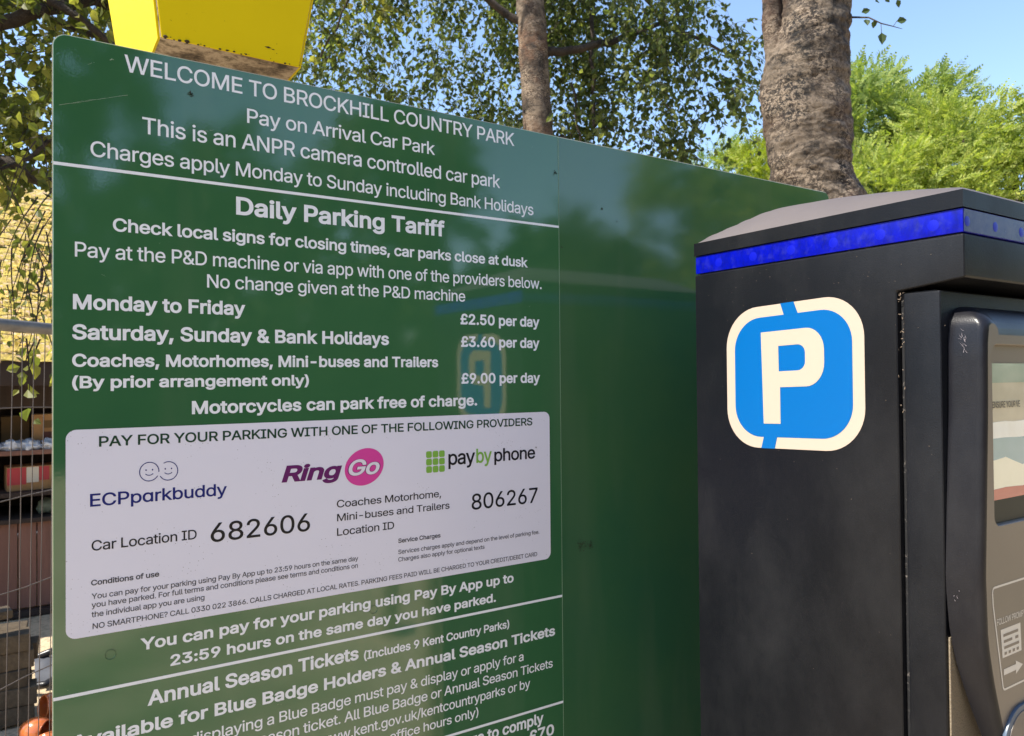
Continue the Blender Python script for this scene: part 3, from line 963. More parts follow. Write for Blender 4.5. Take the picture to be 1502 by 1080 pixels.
# debris caught on the ledges
mb = MB()
rs = random.Random(5)
for _ in range(26):
    y = rs.uniform(0.558, 0.568); z = 1.611 - abs(rs.gauss(0, 0.09)); l = rs.uniform(0.0004, 0.0020)
    M = Matrix.Translation((0.9870 + rs.uniform(0, 0.003), y, z)) @ Matrix.Rotation(rs.uniform(0, 6), 4, 'X') @ Matrix.Rotation(rs.uniform(-0.5, 0.5), 4, 'Z')
    mb.box(-0.0003, 0.0003, -l, l, -0.0004, 0.0004, 0, M)
for _ in range(70):
    y = rs.uniform(0.50, 0.92); z = rs.choice([rs.uniform(1.615, 1.67), rs.uniform(1.35, 1.66), rs.uniform(1.05, 1.6)]); l = rs.uniform(0.0001, 0.0006)
    M = Matrix.Translation((0.9848, y, z)) @ Matrix.Rotation(rs.uniform(0, 6), 4, 'X')
    mb.box(-0.0002, 0.0002, -l, l, -0.00018, 0.00018, 0, M)
o = mb.build('debris_specks', Mat('pale_debris', hx(128, 112, 96), 0.9), mac)
o['kind'] = 'stuff'
mb = MB()
for (z_, y_, n_, s_) in ((1.545, 0.489, 8, 0.006), (1.535, 0.49, 5, 0.008), (1.22, 0.50, 4, 0.003)):
    for _ in range(n_):
        a = rs.gauss(1.1, 0.5); l = s_ * rs.uniform(0.5, 1.4)
        y = y_ + rs.gauss(0, 0.003); z = z_ + rs.gauss(0, 0.006)
        X = fx(z) - 0.0004
        mb.add([(X, y, z), (X, y + 0.0004, z), (X, y + l * math.cos(a), z + l * math.sin(a))], [(0, 1, 2)])
o = mb.build('scuffs', Mat('pale_scuff', hx(170, 160, 165), 0.7), mac, fixn=False)
o['kind'] = 'stuff'

# ------------------------------------------------------------------ mesh fence on the left, behind the board
fen = empty('mesh_fence', (0.01, 2.45, 0), 'galvanised wire mesh fence panel with a round top rail, left of the green board', 'fence')
FD = Vector((0.652, 0.758, 0)); FO = Vector((0.01, 2.47, 0))
def fpnt(t, z):
    return FO + FD * t + Vector((0.012 * (z - 1.0), 0, z))
MB().tube([fpnt(-1.0, 1.651), fpnt(-0.4, 1.653), fpnt(0.2, 1.652), fpnt(2.2, 1.655)], 0.0165, 16).build('top_rail', M_galv, fen, smooth=True)
MB().tube([fpnt(-1.0, 0.10), fpnt(2.2, 0.10)], 0.0165, 12).build('bottom_rail', M_galv, fen, smooth=True)
for t in (-1.0, 2.2):
    MB().tube([fpnt(t, 0.0), fpnt(t, 1.66)], 0.0165, 12).build('upright', M_galv, fen, smooth=True)
    MB().box(-0.12, 0.12, -0.30, 0.30, 0.0, 0.12, 0, Matrix.Translation(FO + FD * t) @ Matrix.Rotation(rad(-40), 4, 'Z')).build('foot_block', M_groove, fen, bevel=0.01)
wm = MB()
t = -0.98
k = 0
while t < 2.19:
    wob = 0.004 * math.sin(k * 2.3)
    wm.tube([fpnt(t + wob, 0.10), fpnt(t + wob * 0.4, 0.8), fpnt(t - wob, 1.651)], 0.0013, 5, caps=False)
    t += 0.0385; k += 1
for z in (0.21, 0.45, 0.69, 0.945, 1.188, 1.428):
    wm.tube([fpnt(-1.0 + i * 0.2, z + 0.006 * math.sin(i * 1.7 + z * 9)) + Vector((0, -0.0025, 0)) for i in range(17)], 0.0017, 5, caps=False)
o = wm.build('wire_mesh', M_wire, fen, smooth=True)
o['kind'] = 'stuff'

# ------------------------------------------------------------------ timber kiosk with shingle roof
def wood(name, c1, c2, scale=(1, 1, 1), rough=0.75):
    m = Mat(name, c1, rough)
    n_ = m.noise(14, 6, 0.65, 0.6, co=m.co(scale))
    c = m.mix(m.ramp(n_, [(0.3, 0.0), (0.7, 1.0)]), c1, c2)
    c = m.mix(m.math('MULTIPLY', m.objrand(), 0.5), c, tuple(v * 0.55 for v in c1[:3]) + (1,))
    m.color(c)
    m.bump(m.noise(50, 5, 0.6, co=m.co(scale)), 0.4, 0.004)
    return m
M_dark = wood('dark_stained_timber', L(0.030, 0.018, 0.014), L(0.052, 0.030, 0.022), (1, 1, 0.08))
M_brownb = wood('brown_boarding', L(0.170, 0.080, 0.058), L(0.26, 0.125, 0.090), (1, 1, 0.08))
M_sh = Mat('mossy_shingle', L(0.4, 0.3, 0.1), 0.9)
_a = M_sh.ramp(M_sh.noise(5.5, 8, 0.75, 0.4, co=M_sh.co((0.6, 1, 1.4))), [(0.38, L(0.62, 0.44, 0.33)), (0.44, L(0.45, 0.33, 0.08)), (0.50, L(0.52, 0.42, 0.06)), (0.56, L(0.68, 0.52, 0.40)), (0.62, L(0.40, 0.24, 0.12)), (0.68, L(0.60, 0.46, 0.12))])
_a = M_sh.mix(M_sh.ramp(M_sh.noise(9, 7, 0.8), [(0.50, 0.0), (0.60, 0.75)]), _a, L(0.34, 0.20, 0.07))
_a = M_sh.mix(M_sh.math('MULTIPLY', M_sh.objrand(), 0.22), _a, L(0.30, 0.20, 0.08))
_a = M_sh.mix(M_sh.ramp(M_sh.noise(22, 6, 0.7), [(0.52, 0.0), (0.66, 0.8)]), _a, L(0.28, 0.20, 0.06))
M_sh.color(_a)
M_sh.bump(M_sh.noise(45, 6, 0.7), 0.7, 0.02)
kio = empty('timber_kiosk', (-0.8, 6.4, 0), 'dark timber kiosk under a sunlit mossy shingle roof, behind the mesh fence', 'kiosk')
KX0, KX1, KY = -3.0, 1.9, 5.85
rs = random.Random(11)
# roof: front slope rising to the rear with a hip on the right
EY, EZ, RY, RZ = 5.50, 1.640, 7.60, 3.32
SL_ = Vector((0, RY - EY, RZ - EZ)); SLEN = SL_.length; SU = SL_.normalized(); SN = Vector((0, -SU.z, SU.y))
def hipx(s):      # right end of the slope at distance s up
    return 2.05 - 0.90 * s
MB().add([(-3.4, EY, EZ), (2.10, EY, EZ), (hipx(SLEN), RY, RZ), (-3.4, RY, RZ), (-3.4, EY, EZ - 0.05), (2.10, EY, EZ - 0.05), (hipx(SLEN), RY, RZ - 0.05), (-3.4, RY, RZ - 0.05)],
         [(0, 1, 2, 3), (7, 6, 5, 4), (0, 4, 5, 1), (1, 5, 6, 2), (2, 6, 7, 3), (3, 7, 4, 0)]).build('roof', M_dark, kio)
roof = kio.children[-1]
sh_me = []
for v in range(5):
    b = MB()
    w_, l_ = 0.094, 0.175
    z1_, z2_ = 0.016 + v * 0.001, 0.006
    b.box(0, w_ + 0.006, 0, l_, 0, 0.005)
    vs = [Vector(p) for p in b.v]
    for p in vs:
        if p.y < 0.01: p.z += 0.008 + rs.uniform(-0.003, 0.004); p.y += rs.uniform(-0.022, 0.018)
        p.x += rs.uniform(-0.003, 0.003)
    me = bpy.data.meshes.new('shingle')
    me.from_pydata([tuple(p) for p in vs], [], b.f)
    me.materials.append(M_sh.m)
    sh_me.append(me)
xm = Vector((1, 0, 0))
base3 = Matrix((xm, SU, SN)).transposed().to_4x4()
rest = MB()
cnt = 0
RI = parent_inv(roof)
cand = []
nrow = int(SLEN / 0.098)
for r in range(nrow):
    s = r * 0.098 - 0.03
    x = -3.4 + (r % 2) * 0.05
    while x < hipx(max(0, s)) - 0.02:
        cand.append((x + rs.uniform(-0.004, 0.004), s + rs.uniform(-0.006, 0.006)))
        x += 0.1
def keyf(c):
    p = Vector((c[0], EY, EZ)) + SU * c[1]
    az = math.degrees(math.atan2(p.x, p.y))
    return abs(az + 0.6)
cand.sort(key=keyf)
for i, (x, s) in enumerate(cand):
    M = Matrix.Translation(Vector((x, EY, EZ)) + SU * (s + 0.012 * noise.noise(Vector((x * 1.5, s, 0)))) + SN * 0.004) @ base3 @ Matrix.Rotation(rs.uniform(-0.03, 0.03), 4, 'Z') @ Matrix.Rotation(rs.uniform(-0.03, 0.02), 4, 'X')
    if i < 298:
        o = bpy.data.objects.new('shingle', sh_me[rs.randrange(5)])
        COL.objects.link(o)
        o.parent = roof
        o.matrix_parent_inverse = RI
        o.matrix_basis = M
    else:
        me = sh_me[rs.randrange(5)]
        rest.add([M @ v.co for v in me.vertices], [tuple(p.vertices) for p in me.polygons])
o = rest.build('shingles', M_sh, roof)
o['kind'] = 'stuff'
ms = MB()
for _ in range(5200):
    s = rs.uniform(0.0, SLEN); x = rs.uniform(-1.3, min(0.9, hipx(s)))
    if noise.noise(Vector((x * 3.5, s * 5, 7))) < 0.02: continue
    p = Vector((x, EY, EZ)) + SU * s + SN * (0.016 + rs.random() * 0.012)
    a = rs.uniform(0, 2 * PI); d = (xm * math.cos(a) + SU * math.sin(a) * 0.6 + SN * rs.uniform(-0.2, 0.6)).normalized()
    l_ = rs.uniform(0.012, 0.040)
    sd_ = d.cross(SN).normalized() * l_ * 0.35
    ms.add([p, p + d * l_ * 0.5 + sd_, p + d * l_, p + d * l_ * 0.5 - sd_], [(0, 1, 2, 3)])
M_moss = Mat('yellow_moss', L(0.5, 0.4, 0.06), 0.9)
M_moss.color(M_moss.ramp(M_moss.island(), [(0.0, L(0.26, 0.18, 0.03)), (0.5, L(0.56, 0.38, 0.06)), (1.0, L(0.70, 0.46, 0.22))]))
o = ms.build('moss', M_moss, roof, fixn=False)
o['kind'] = 'stuff'
# the hipped end on the right
MB().add([(2.10, EY, EZ), (2.10, 9.4, EZ), (hipx(SLEN), RY, RZ), (2.10, EY, EZ - 0.04), (2.10, 9.4, EZ - 0.04), (hipx(SLEN), RY, RZ - 0.04)],
         [(0, 1, 2), (5, 4, 3), (0, 3, 4, 1), (1, 4, 5, 2), (2, 5, 3, 0)]).build('hip_end', M_sh, kio)
MB().add([(-3.4, 9.4, EZ), (2.10, 9.4, EZ), (hipx(SLEN), RY, RZ), (-3.4, RY, RZ)], [(0, 1, 2, 3)]).build('rear_slope', M_sh, kio)
MB().box(-3.4, 2.10, EY - 0.02, EY + 0.01, EZ - 0.16, EZ - 0.005).build('fascia_board', M_dark, kio, bevel=0.003)
# walls
MB().box(KX0, -1.3, KY, KY + 0.06, 0.02, 1.62).build('front_wall', M_dark, kio)
MB().box(1.3, KX1, KY, KY + 0.06, 0.02, 1.62).build('front_wall', M_dark, kio)
MB().box(-1.3, 1.3, KY, KY + 0.05, 1.335, 1.62).build('lintel', M_dark, kio, bevel=0.004)
MB().box(KX0, KX1, 8.9, 8.96, 0.02, 1.62).build('rear_wall', M_dark, kio)
for x in (KX0, KX1):
    MB().box(x - 0.03, x + 0.03, KY + 0.06, 8.9, 0.02, 1.62).build('side_wall', M_dark, kio)
MB().box(-1.3, 1.3, KY + 0.60, KY + 0.63, 0.60, 1.60).build('cupboard_back', M_dark, kio)
for z in (1.062, 0.795, 0.625):
    MB().box(-1.3, 1.3, KY - 0.06, KY + 0.60, z - 0.030, z).build('shelf', M_brownb if z > 1 else M_dark, kio, bevel=0.003)
for x in (-1.28, -0.42, 0.52, 1.28):
    MB().box(x - 0.03, x + 0.03, KY - 0.01, KY + 0.06, 0.02, 1.34).build('stud', M_dark, kio, bevel=0.003)
x = -1.26
while x < 1.26:
    w_ = 0.098
    MB().box(x, x + w_, KY - 0.022 - rs.uniform(0, 0.004), KY - 0.002, 0.045, 0.600).build('board', M_brownb, kio, bevel=0.002, seg=1)
    x += w_ + 0.006
MB().box(-3.1, 2.0, KY - 0.09, KY - 0.026, 0.0, 0.040).build('sill_beam', M_dark, kio, bevel=0.004)
# things on the kiosk shelves
M_card = Mat('cardboard', hx(168, 124, 78), 0.85)
M_card.color(M_card.mix(M_card.noise(12, 4), hx(150, 108, 66), hx(184, 140, 92)))
M_cardd = Mat('cardboard_dark', hx(110, 84, 50), 0.85)
M_redl = Mat('red_print', hx(176, 60, 64), 0.6)
M_whl = Mat('white_print_label', hx(205, 196, 178), 0.6)
def carton(x, y, z, w, d, h, mat, label, rot=0.0, flaps=False):
    e = empty('carton', (x, y, z), label, 'box')
    M = Matrix.Translation((x, y, z)) @ Matrix.Rotation(rot, 4, 'Z')
    t = 0.005
    MB().box(-w / 2, w / 2, -d / 2, d / 2, 0, h, 0, M).build('body', mat, e, bevel=0.003)
    MB().box(-0.02, 0.02, -d / 2 - 0.001, d / 2 + 0.001, h, h + 0.0015, 0, M).build('tape', Mat('parcel_tape', hx(180, 150, 100), 0.3), e)
    if flaps:
        MB().box(-w / 2, w / 2, -0.004, 0.0, 0, 0.07, 0, M @ Matrix.Translation((0, -d / 2, h)) @ Matrix.Rotation(rad(50), 4, 'X')).build('flap', mat, e)
    return e, M, w, d, h
e, M, w, d, h = carton(0.155, 6.00, 1.062, 0.19, 0.20, 0.225, M_card, 'tan cardboard carton with dark printed squares on the upper kiosk shelf')
MB().box(-0.03, 0.03, -d / 2 - 0.002, -d / 2, 0.135, 0.185, 0, M).build('printed_square', M_cardd, e)
MB().box(-0.03, 0.03, -d / 2 - 0.002, -d / 2, 0.045, 0.110, 0, M).build('printed_square', Mat('print_brown', hx(90, 50, 40), 0.7), e)
carton(-0.03, 6.18, 1.062, 0.16, 0.20, 0.21, M_cardd, 'darker brown carton behind the tan one on the upper kiosk shelf')
e, M, w, d, h = carton(0.05, 5.98, 0.795, 0.27, 0.2, 0.155, M_card, 'low carton with red and white print on the middle kiosk shelf', 0.1)
MB().box(-w / 2, -0.03, -d / 2 - 0.002, -d / 2, 0.04, 0.150, 0, M).build('red_print_patch', M_redl, e)
MB().box(-0.028, 0.04, -d / 2 - 0.002, -d / 2, 0.05, 0.150, 0, M).build('white_print_patch', M_whl, e)
MB().box(0.042, 0.10, -d / 2 - 0.002, -d / 2, 0.06, 0.150, 0, M).build('red_print_patch', M_redl, e)
carton(-0.36, 6.05, 1.062, 0.22, 0.22, 0.20, M_card, 'small carton at the left end of the upper kiosk shelf', 0.1)
carton(-0.30, 6.05, 0.795, 0.24, 0.22, 0.17, M_cardd, 'brown carton at the left end of the middle kiosk shelf', -0.1)
def lump(name, c, rx, ry, rz, mat, label, cat, seed, group=None, rough=0.25):
    bm = bmesh.new()
    bmesh.ops.create_icosphere(bm, subdivisions=3, radius=1)
    for v in bm.verts:
        k = 1 + rough * noise.noise(v.co * 2.3 + Vector((seed, 0, 0))) + rough * 0.6 * noise.noise(v.co * 6 + Vector((seed, 3, 0)))
        v.co = Vector((v.co.x * rx * k, v.co.y * ry * k, max(v.co.z, -0.75) * rz * k))
        v.co += Vector(c)
    for f in bm.faces: f.smooth = True
    me = bpy.data.meshes.new(name)
    bm.to_mesh(me); bm.free()
    me.materials.append(mat.m)
    o = link(name, me)
    return tag(o, label, cat, group)
M_bag = Mat('pale_plastic_bag', hx(215, 220, 232), 0.35)
M_bag.bump(M_bag.noise(30, 5, 0.6), 0.7, 0.02)
for i, (x, w_, lb) in enumerate(((-0.16, 0.06, 'pale crumpled plastic bag beside the darker carton on the upper kiosk shelf'), (-0.05, 0.055, 'second pale crumpled plastic bag from the left on the upper kiosk shelf'), (0.055, 0.05, 'pale crumpled plastic bag in front of the tan carton on the upper kiosk shelf'), (0.16, 0.045, 'pale crumpled plastic bag at the right on the upper kiosk shelf'))):
    lump('plastic_bag', (x, 5.84, 1.062 + 0.028), w_, 0.045, 0.040, M_bag, lb, 'bag', i * 3.1, rough=0.75)
lump('cloth_bundle', (0.15, 5.93, 0.625 + 0.05), 0.06, 0.05, 0.055, Mat('greenish_cloth', hx(110, 116, 96), 0.9), 'greenish crumpled cloth on the lowest kiosk shelf', 'cloth', 9.0)
lump('cloth_bundle', (0.22, 5.88, 0.625 + 0.03), 0.035, 0.035, 0.035, M_bag, 'small pale bundle at the right of the lowest kiosk shelf', 'cloth', 5.0)

# ------------------------------------------------------------------ stack of blocks, hoses, pots on the ground
M_block = Mat('weathered_block', hx(120, 100, 72), 0.9)
_c = M_block.mix(M_block.ramp(M_block.noise(18, 7, 0.7), [(0.3, 0.0), (0.7, 1.0)]), L(0.050, 0.035, 0.021), L(0.150, 0.110, 0.066))
_c = M_block.mix(M_block.math('MULTIPLY', M_block.objrand(), 0.5), _c, L(0.03, 0.022, 0.014))
M_block.color(_c)
M_block.bump(M_block.noise(60, 6, 0.7), 0.7, 0.006)
rs = random.Random(21)
bz = 0.004
bl_me = []
for v in range(3):
    bmx = MB().box(-0.105, 0.105, -0.055, 0.055, 0, 0.078)
    oo = bmx.build('concrete_block', M_block, bevel=0.006)
    for vv in oo.data.vertices:
        vv.co += noise.noise_vector(vv.co * 20 + Vector((v * 7, 0, 0))) * 0.004
    bl_me.append(oo.data)
    bpy.data.objects.remove(oo)
first = True
for c in range(6):
    for (dx, dy) in ((-0.225, 0), (0.0, 0), (-0.225, 0.125), (0.0, 0.125)):
        if c == 5 and dx > -0.1: continue
        o = bpy.data.objects.new('concrete_block', bl_me[rs.randrange(3)])
        COL.objects.link(o)
        o.location = (-0.07 + dx + rs.uniform(-0.014, 0.014) + (0.02 if c % 2 else 0), 4.02 + dy + rs.uniform(-0.008, 0.008), bz + c * 0.0785)
        o.rotation_euler = (0, 0, rs.uniform(-0.09, 0.09))
        tag(o, 'weathered brown block, %s layer of the stack, %s row, %s' % (('bottom', 'second', 'third', 'fourth', 'fifth', 'top')[c], 'front' if dy == 0 else 'rear', 'left end' if dx < -0.1 else 'right end'), 'block', 'stacked weathered blocks')
o = bpy.data.objects.new('dark_paver', bl_me[0]); COL.objects.link(o)
o.location = (-0.13, 3.99, bz + 6 * 0.0785); o.scale = (0.9, 0.9, 0.45)
o.rotation_euler = (0, 0, 0.2)
tag(o, 'thin dark paver lying on top of the block stack', 'paver')
M_cop = Mat('glazed_terracotta', hx(176, 92, 44), 0.16, 0.6, coat=0.5)
M_cop.color(M_cop.mix(M_cop.noise(16, 4), hx(150, 70, 30), hx(196, 112, 58)))
def pot(c, r, tilt, az, label):
    e = empty('flower_pot', c, label, 'flower pot', 'small glazed pots')
    M = Matrix.Translation(c) @ Matrix.Rotation(az, 4, 'Z') @ Matrix.Rotation(tilt, 4, 'Y')
    prof = [(0.0, -r * 0.9), (r * 0.6, -r * 0.88), (r * 0.85, -r * 0.5), (r, 0.0), (r * 0.97, r * 0.45), (r * 0.86, r * 0.8), (r * 0.80, r * 0.86), (r * 0.78, r * 0.80), (r * 0.86, r * 0.4), (r * 0.88, 0), (r * 0.7, -r * 0.5), (0.0, -r * 0.7)]
    MB().lathe(prof, 28, M).build('body', M_cop, e, smooth=True)
    MB().lathe([(r * 0.81, r * 0.80), (r * 0.85, r * 0.86), (r * 0.90, r * 0.80), (r * 0.86, r * 0.74), (r * 0.81, r * 0.80)], 28, M).build('rim', M_cop, e, smooth=True)
pot((0.125, 3.83, 0.105), 0.058, rad(80), rad(200), 'glazed orange pot lying topmost on the small heap beside the block stack')
pot((0.050, 3.69, 0.070), 0.055, rad(95), rad(-35), 'glazed orange pot with its dark mouth to the right, middle of the heap')
pot((0.10, 3.60, 0.035), 0.052, rad(30), rad(100), 'glazed orange pot lowest and nearest in the heap')
pot((0.17, 3.72, 0.050), 0.050, rad(85), rad(60), 'glazed orange pot on the right of the heap, partly behind the board edge')
pot((0.14, 3.83, 0.040), 0.045, rad(100), rad(20), 'glazed orange pot underneath the heap')
M_hose = Mat('black_hose', L(0.012, 0.012, 0.014), 0.35)
for k, (pts, lb) in enumerate((([(0.0, 4.36, 0.03), (0.10, 4.28, 0.05), (0.22, 4.36, 0.08), (0.5, 4.45, 0.03)], 'black hose looping nearest the block stack'),
                               ([(-0.02, 4.72, 0.03), (0.14, 4.66, 0.09), (0.28, 4.80, 0.04), (0.6, 4.75, 0.03)], 'black hose lying farther from the block stack'))):
    P = []
    for i in range(len(pts) - 1):
        for q in range(6):
            t = q / 6
            P.append(Vector(pts[i]).lerp(Vector(pts[i + 1]), t * t * (3 - 2 * t)))
    P.append(Vector(pts[-1]))
    o = MB().tube(P, 0.018, 10).build('garden_hose', M_hose, smooth=True)
    tag(o, lb, 'hose')
b = MB()
for j in range(13):
    for i in range(17):
        x = 0.06 + i * 0.030; y = 4.36 + j * 0.032
        b.v.append((x, y, 0.035 + 0.06 * abs(noise.noise(Vector((x * 7, y * 7, 2)))) + 0.02 * noise.noise(Vector((x * 25, y * 20, 0)))))
for j in range(12):
    for i in range(16):
        b.f.append((j * 17 + i, j * 17 + i + 1, (j + 1) * 17 + i + 1, (j + 1) * 17 + i)); b.mi.append(0)
o = b.build('tarpaulin', Mat('grey_tarp', hx(78, 80, 86), 0.55), smooth=True)
tag(o, 'crumpled grey tarpaulin on the ground behind the block stack', 'tarpaulin')

# ------------------------------------------------------------------ foliage helpers
def leaf_mat(name, ca, cb, cc=None, trans=0.35, rough=0.5, tcol=None):
    m = Mat(name, ca, rough, 0.35)
    r = m.island()
    stops = [(0.0, ca), (0.55, cb), (1.0, cc or cb)]
    c = m.ramp(r, stops)
    m.color(c)
    tr = m.n.new('ShaderNodeBsdfTranslucent')
    tm = m.mix(1.0, c, tcol or L(1.5, 1.6, 0.7), 'MULTIPLY')
    m.link(tm, tr.inputs['Color'])
    mx = m.n.new('ShaderNodeMixShader')
    mx.inputs[0].default_value = trans
    m.link(m.b.outputs[0], mx.inputs[1])
    m.link(tr.outputs[0], mx.inputs[2])
    m.link(mx.outputs[0], m.out.inputs['Surface'])
    return m
def add_leaf(mb, p, d, up, L_, W_, fold=0.25):
    """pointed ovate leaf, folded along its midrib: 6 outline points"""
    s = d.cross(up)
    if s.length < 1e-4: s = Vector((1, 0, 0))
    s.normalize()
    nrm = s.cross(d)
    o = len(mb.v)
    A = p; B = p + d * L_
    h = nrm * (W_ * fold)
    m1 = p + d * (L_ * 0.32); m2 = p + d * (L_ * 0.66)
    mb.v += [tuple(A), tuple(m1 + s * W_ * 0.5 + h), tuple(m2 + s * W_ * 0.36 + h), tuple(B), tuple(m2 - s * W_ * 0.36 + h), tuple(m1 - s * W_ * 0.5 + h)]
    mb.f += [(o, o + 1, o + 2, o + 3), (o, o + 3, o + 4, o + 5)]
    mb.mi += [0, 0]
def rdir(r):
    while True:
        v = Vector((r.uniform(-1, 1), r.uniform(-1, 1), r.uniform(-1, 1)))
        if 0.05 < v.length < 1: return v.normalized()
def spray(mb, tw, p, d, length, nl, L_, r, droop=0.5, tr=0.0016, spread=0.6):
    """a twig from p along d that droops, with nl leaves"""
    pts = [p.copy()]
    dd = d.normalized()
    st = length / 6
    for i in range(6):
        dd = (dd + Vector((0, 0, -droop / 6)) + rdir(r) * 0.10).normalized()
        pts.append(pts[-1] + dd * st)
    if tw is not None:
        tw.tube(pts, [tr * (1.4 - 1.1 * i / 6) for i in range(7)], 3, caps=False)
    for k in range(nl):
        t = (k + r.random()) / nl * 5.999
        i = int(t)
        q = pts[i].lerp(pts[i + 1], t - i)
        ld = (rdir(r) + Vector((0, 0, -0.5)) + (pts[i + 1] - pts[i]).normalized() * 0.5).normalized()
        q = q + rdir(r) * L_ * spread * r.random()
        l = L_ * r.uniform(0.6, 1.15)
        add_leaf(mb, q, ld, rdir(r), l, l * r.uniform(0.6, 0.8))
def pol(az, dist, z):
    a = rad(az)
    return Vector((math.sin(a) * dist, math.cos(a) * dist, z))

# bark
def bark(name, pale, mid, dark, rust, sc=1.0, aspect=1.3):
    m = Mat(name, mid, 0.85)
    big = m.noise(4.5 * sc, 9, 0.72, 0.3, co=m.co((1, 1, 0.8)))
    c = m.ramp(big, [(0.40, dark), (0.48, mid), (0.60, tuple((x + y) / 2 for x, y in zip(pale, mid))), (0.66, mid)])
    r2 = m.noise(2.6 * sc, 4, 0.6)
    c = m.mix(m.ramp(r2, [(0.50, 0.0), (0.62, 0.75)]), c, rust)
    pt = m.noise(15 * sc, 8, 0.75, 0.5, co=m.co((1, 1, aspect)))
    c = m.mix(m.ramp(pt, [(0.38, 0.95), (0.49, 0.0)]), c, dark)
    fle = m.noise(52 * sc, 6, 0.8, 0.6, co=m.co((1, 1, aspect)))
    sel = m.ramp(m.noise(5 * sc, 4), [(0.42, 0.15), (0.60, 1.0)])
    pp = m.ramp(m.noise(3.4 * sc, 8, 0.75, 0.5, co=m.co((1, 1, 0.7), (0, 0, 1.0))), [(0.52, 0.0), (0.60, 0.75)])
    c = m.mix(m.math('MULTIPLY', pp, m.ramp(pt, [(0.42, 0.25), (0.56, 1.0)])), c, tuple(v * 0.8 for v in pale[:3]) + (1,))
    c = m.mix(m.math('MULTIPLY', m.ramp(fle, [(0.50, 0.0), (0.54, 0.98)]), sel), c, pale)
    wc_ = m.n.new('ShaderNodeMix'); wc_.data_type = 'VECTOR'; wc_.inputs[0].default_value = 0.10
    nt_ = m.n.new('ShaderNodeTexNoise'); nt_.inputs['Scale'].default_value = 9 * sc
    cc_ = m.co((1, 1, 1.7)); m.link(cc_, nt_.inputs['Vector']); m.link(cc_, wc_.inputs[4]); m.link(nt_.outputs['Color'], wc_.inputs[5])
    crk = m.voro(17 * sc, 'DISTANCE_TO_EDGE', co=wc_.outputs[1])
    crkm = m.math('MULTIPLY', m.ramp(crk, [(0.0, 1.0), (0.09, 0.0)]), m.ramp(m.noise(6 * sc, 4, 0.7), [(0.42, 0.1), (0.58, 1.0)]))
    c = m.mix(m.math('MULTIPLY', crkm, 0.30), c, dark)
    kn = m.ramp(m.voro(5 * sc, co=wc_.outputs[1]), [(0.10, 0.97), (0.30, 0.0)])
    kn = m.math('MULTIPLY', kn, m.ramp(m.noise(2.2 * sc, 3), [(0.46, 0.0), (0.56, 1.0)]))
    c = m.mix(kn, c, dark)
    m.color(c)
    m.bump(big, 0.9, 0.03)
    m.bump(pt, 1.0, 0.016)
    m.bump(fle, 0.9, 0.008)
    m.bump(m.math('SUBTRACT', 1.0, crkm), 0.45, 0.008)
    return m
M_barkC = bark('birch_bark', L(0.32, 0.245, 0.175), L(0.038, 0.026, 0.018), L(0.011, 0.009, 0.0075), L(0.085, 0.042, 0.024))
M_barkB = bark('young_birch_bark', L(0.38, 0.29, 0.205), L(0.060, 0.036, 0.023), L(0.022, 0.016, 0.012), L(0.17, 0.080, 0.042), 1.3, 2.4)
M_twig = Mat('dark_twig', L(0.040, 0.028, 0.020), 0.8)
M_limb = bark('dark_limb_bark', L(0.10, 0.075, 0.055), L(0.055, 0.040, 0.030), L(0.018, 0.014, 0.011), L(0.07, 0.045, 0.03), 1.5)
def trunk(name, axis, n, segs, mat, parent, amp=0.03, fr=5.0, seed=0.0, squash=None):
    """axis: list of (x, y, z, r) control points, finely subdivided, with knobbly bark"""
    b = MB()
    A = [Vector(a[:3]) for a in axis]
    R_ = [a[3] for a in axis]
    m_ = len(axis) - 1
    for s in range(segs + 1):
        t = s / segs * m_
        i = min(int(t), m_ - 1); f = t - i
        p0, p1, p2, p3 = A[max(i - 1, 0)], A[i], A[i + 1], A[min(i + 2, m_)]
        c = 0.5 * ((2 * p1) + (p2 - p0) * f + (2 * p0 - 5 * p1 + 4 * p2 - p3) * f * f + (3 * p1 - p0 - 3 * p2 + p3) * f ** 3)
        r = R_[i] + (R_[i + 1] - R_[i]) * (f * f * (3 - 2 * f))
        for k in range(n):
            a = 2 * PI * k / n
            d = Vector((math.cos(a), math.sin(a), 0))
            q = c + d * r
            e = noise.noise(q * fr + Vector((seed, 0, 0))) * amp + noise.noise(Vector((q.x * fr * 3, q.y * fr * 3, q.z * fr * 5)) + Vector((seed, 0, 0))) * amp * 0.50 + noise.noise(Vector((q.x * fr * 9, q.y * fr * 9, q.z * fr * 14))) * amp * 0.20
            ri = noise.ridged_multi_fractal(Vector((q.x * fr, q.y * fr, q.z * fr * 2.2 + seed)), 1.0, 2.0, 3, 0.9, 2.0) if amp > 0.01 else 1.0
            b.v.append(tuple(q + d * (e + (ri - 1) * amp * 0.12)))
    for s in range(segs):
        for k in range(n):
            k2 = (k + 1) % n
            b.f.append((s * n + k, s * n + k2, (s + 1) * n + k2, (s + 1) * n + k)); b.mi.append(0)
    return b.build(name, mat, parent, smooth=True)

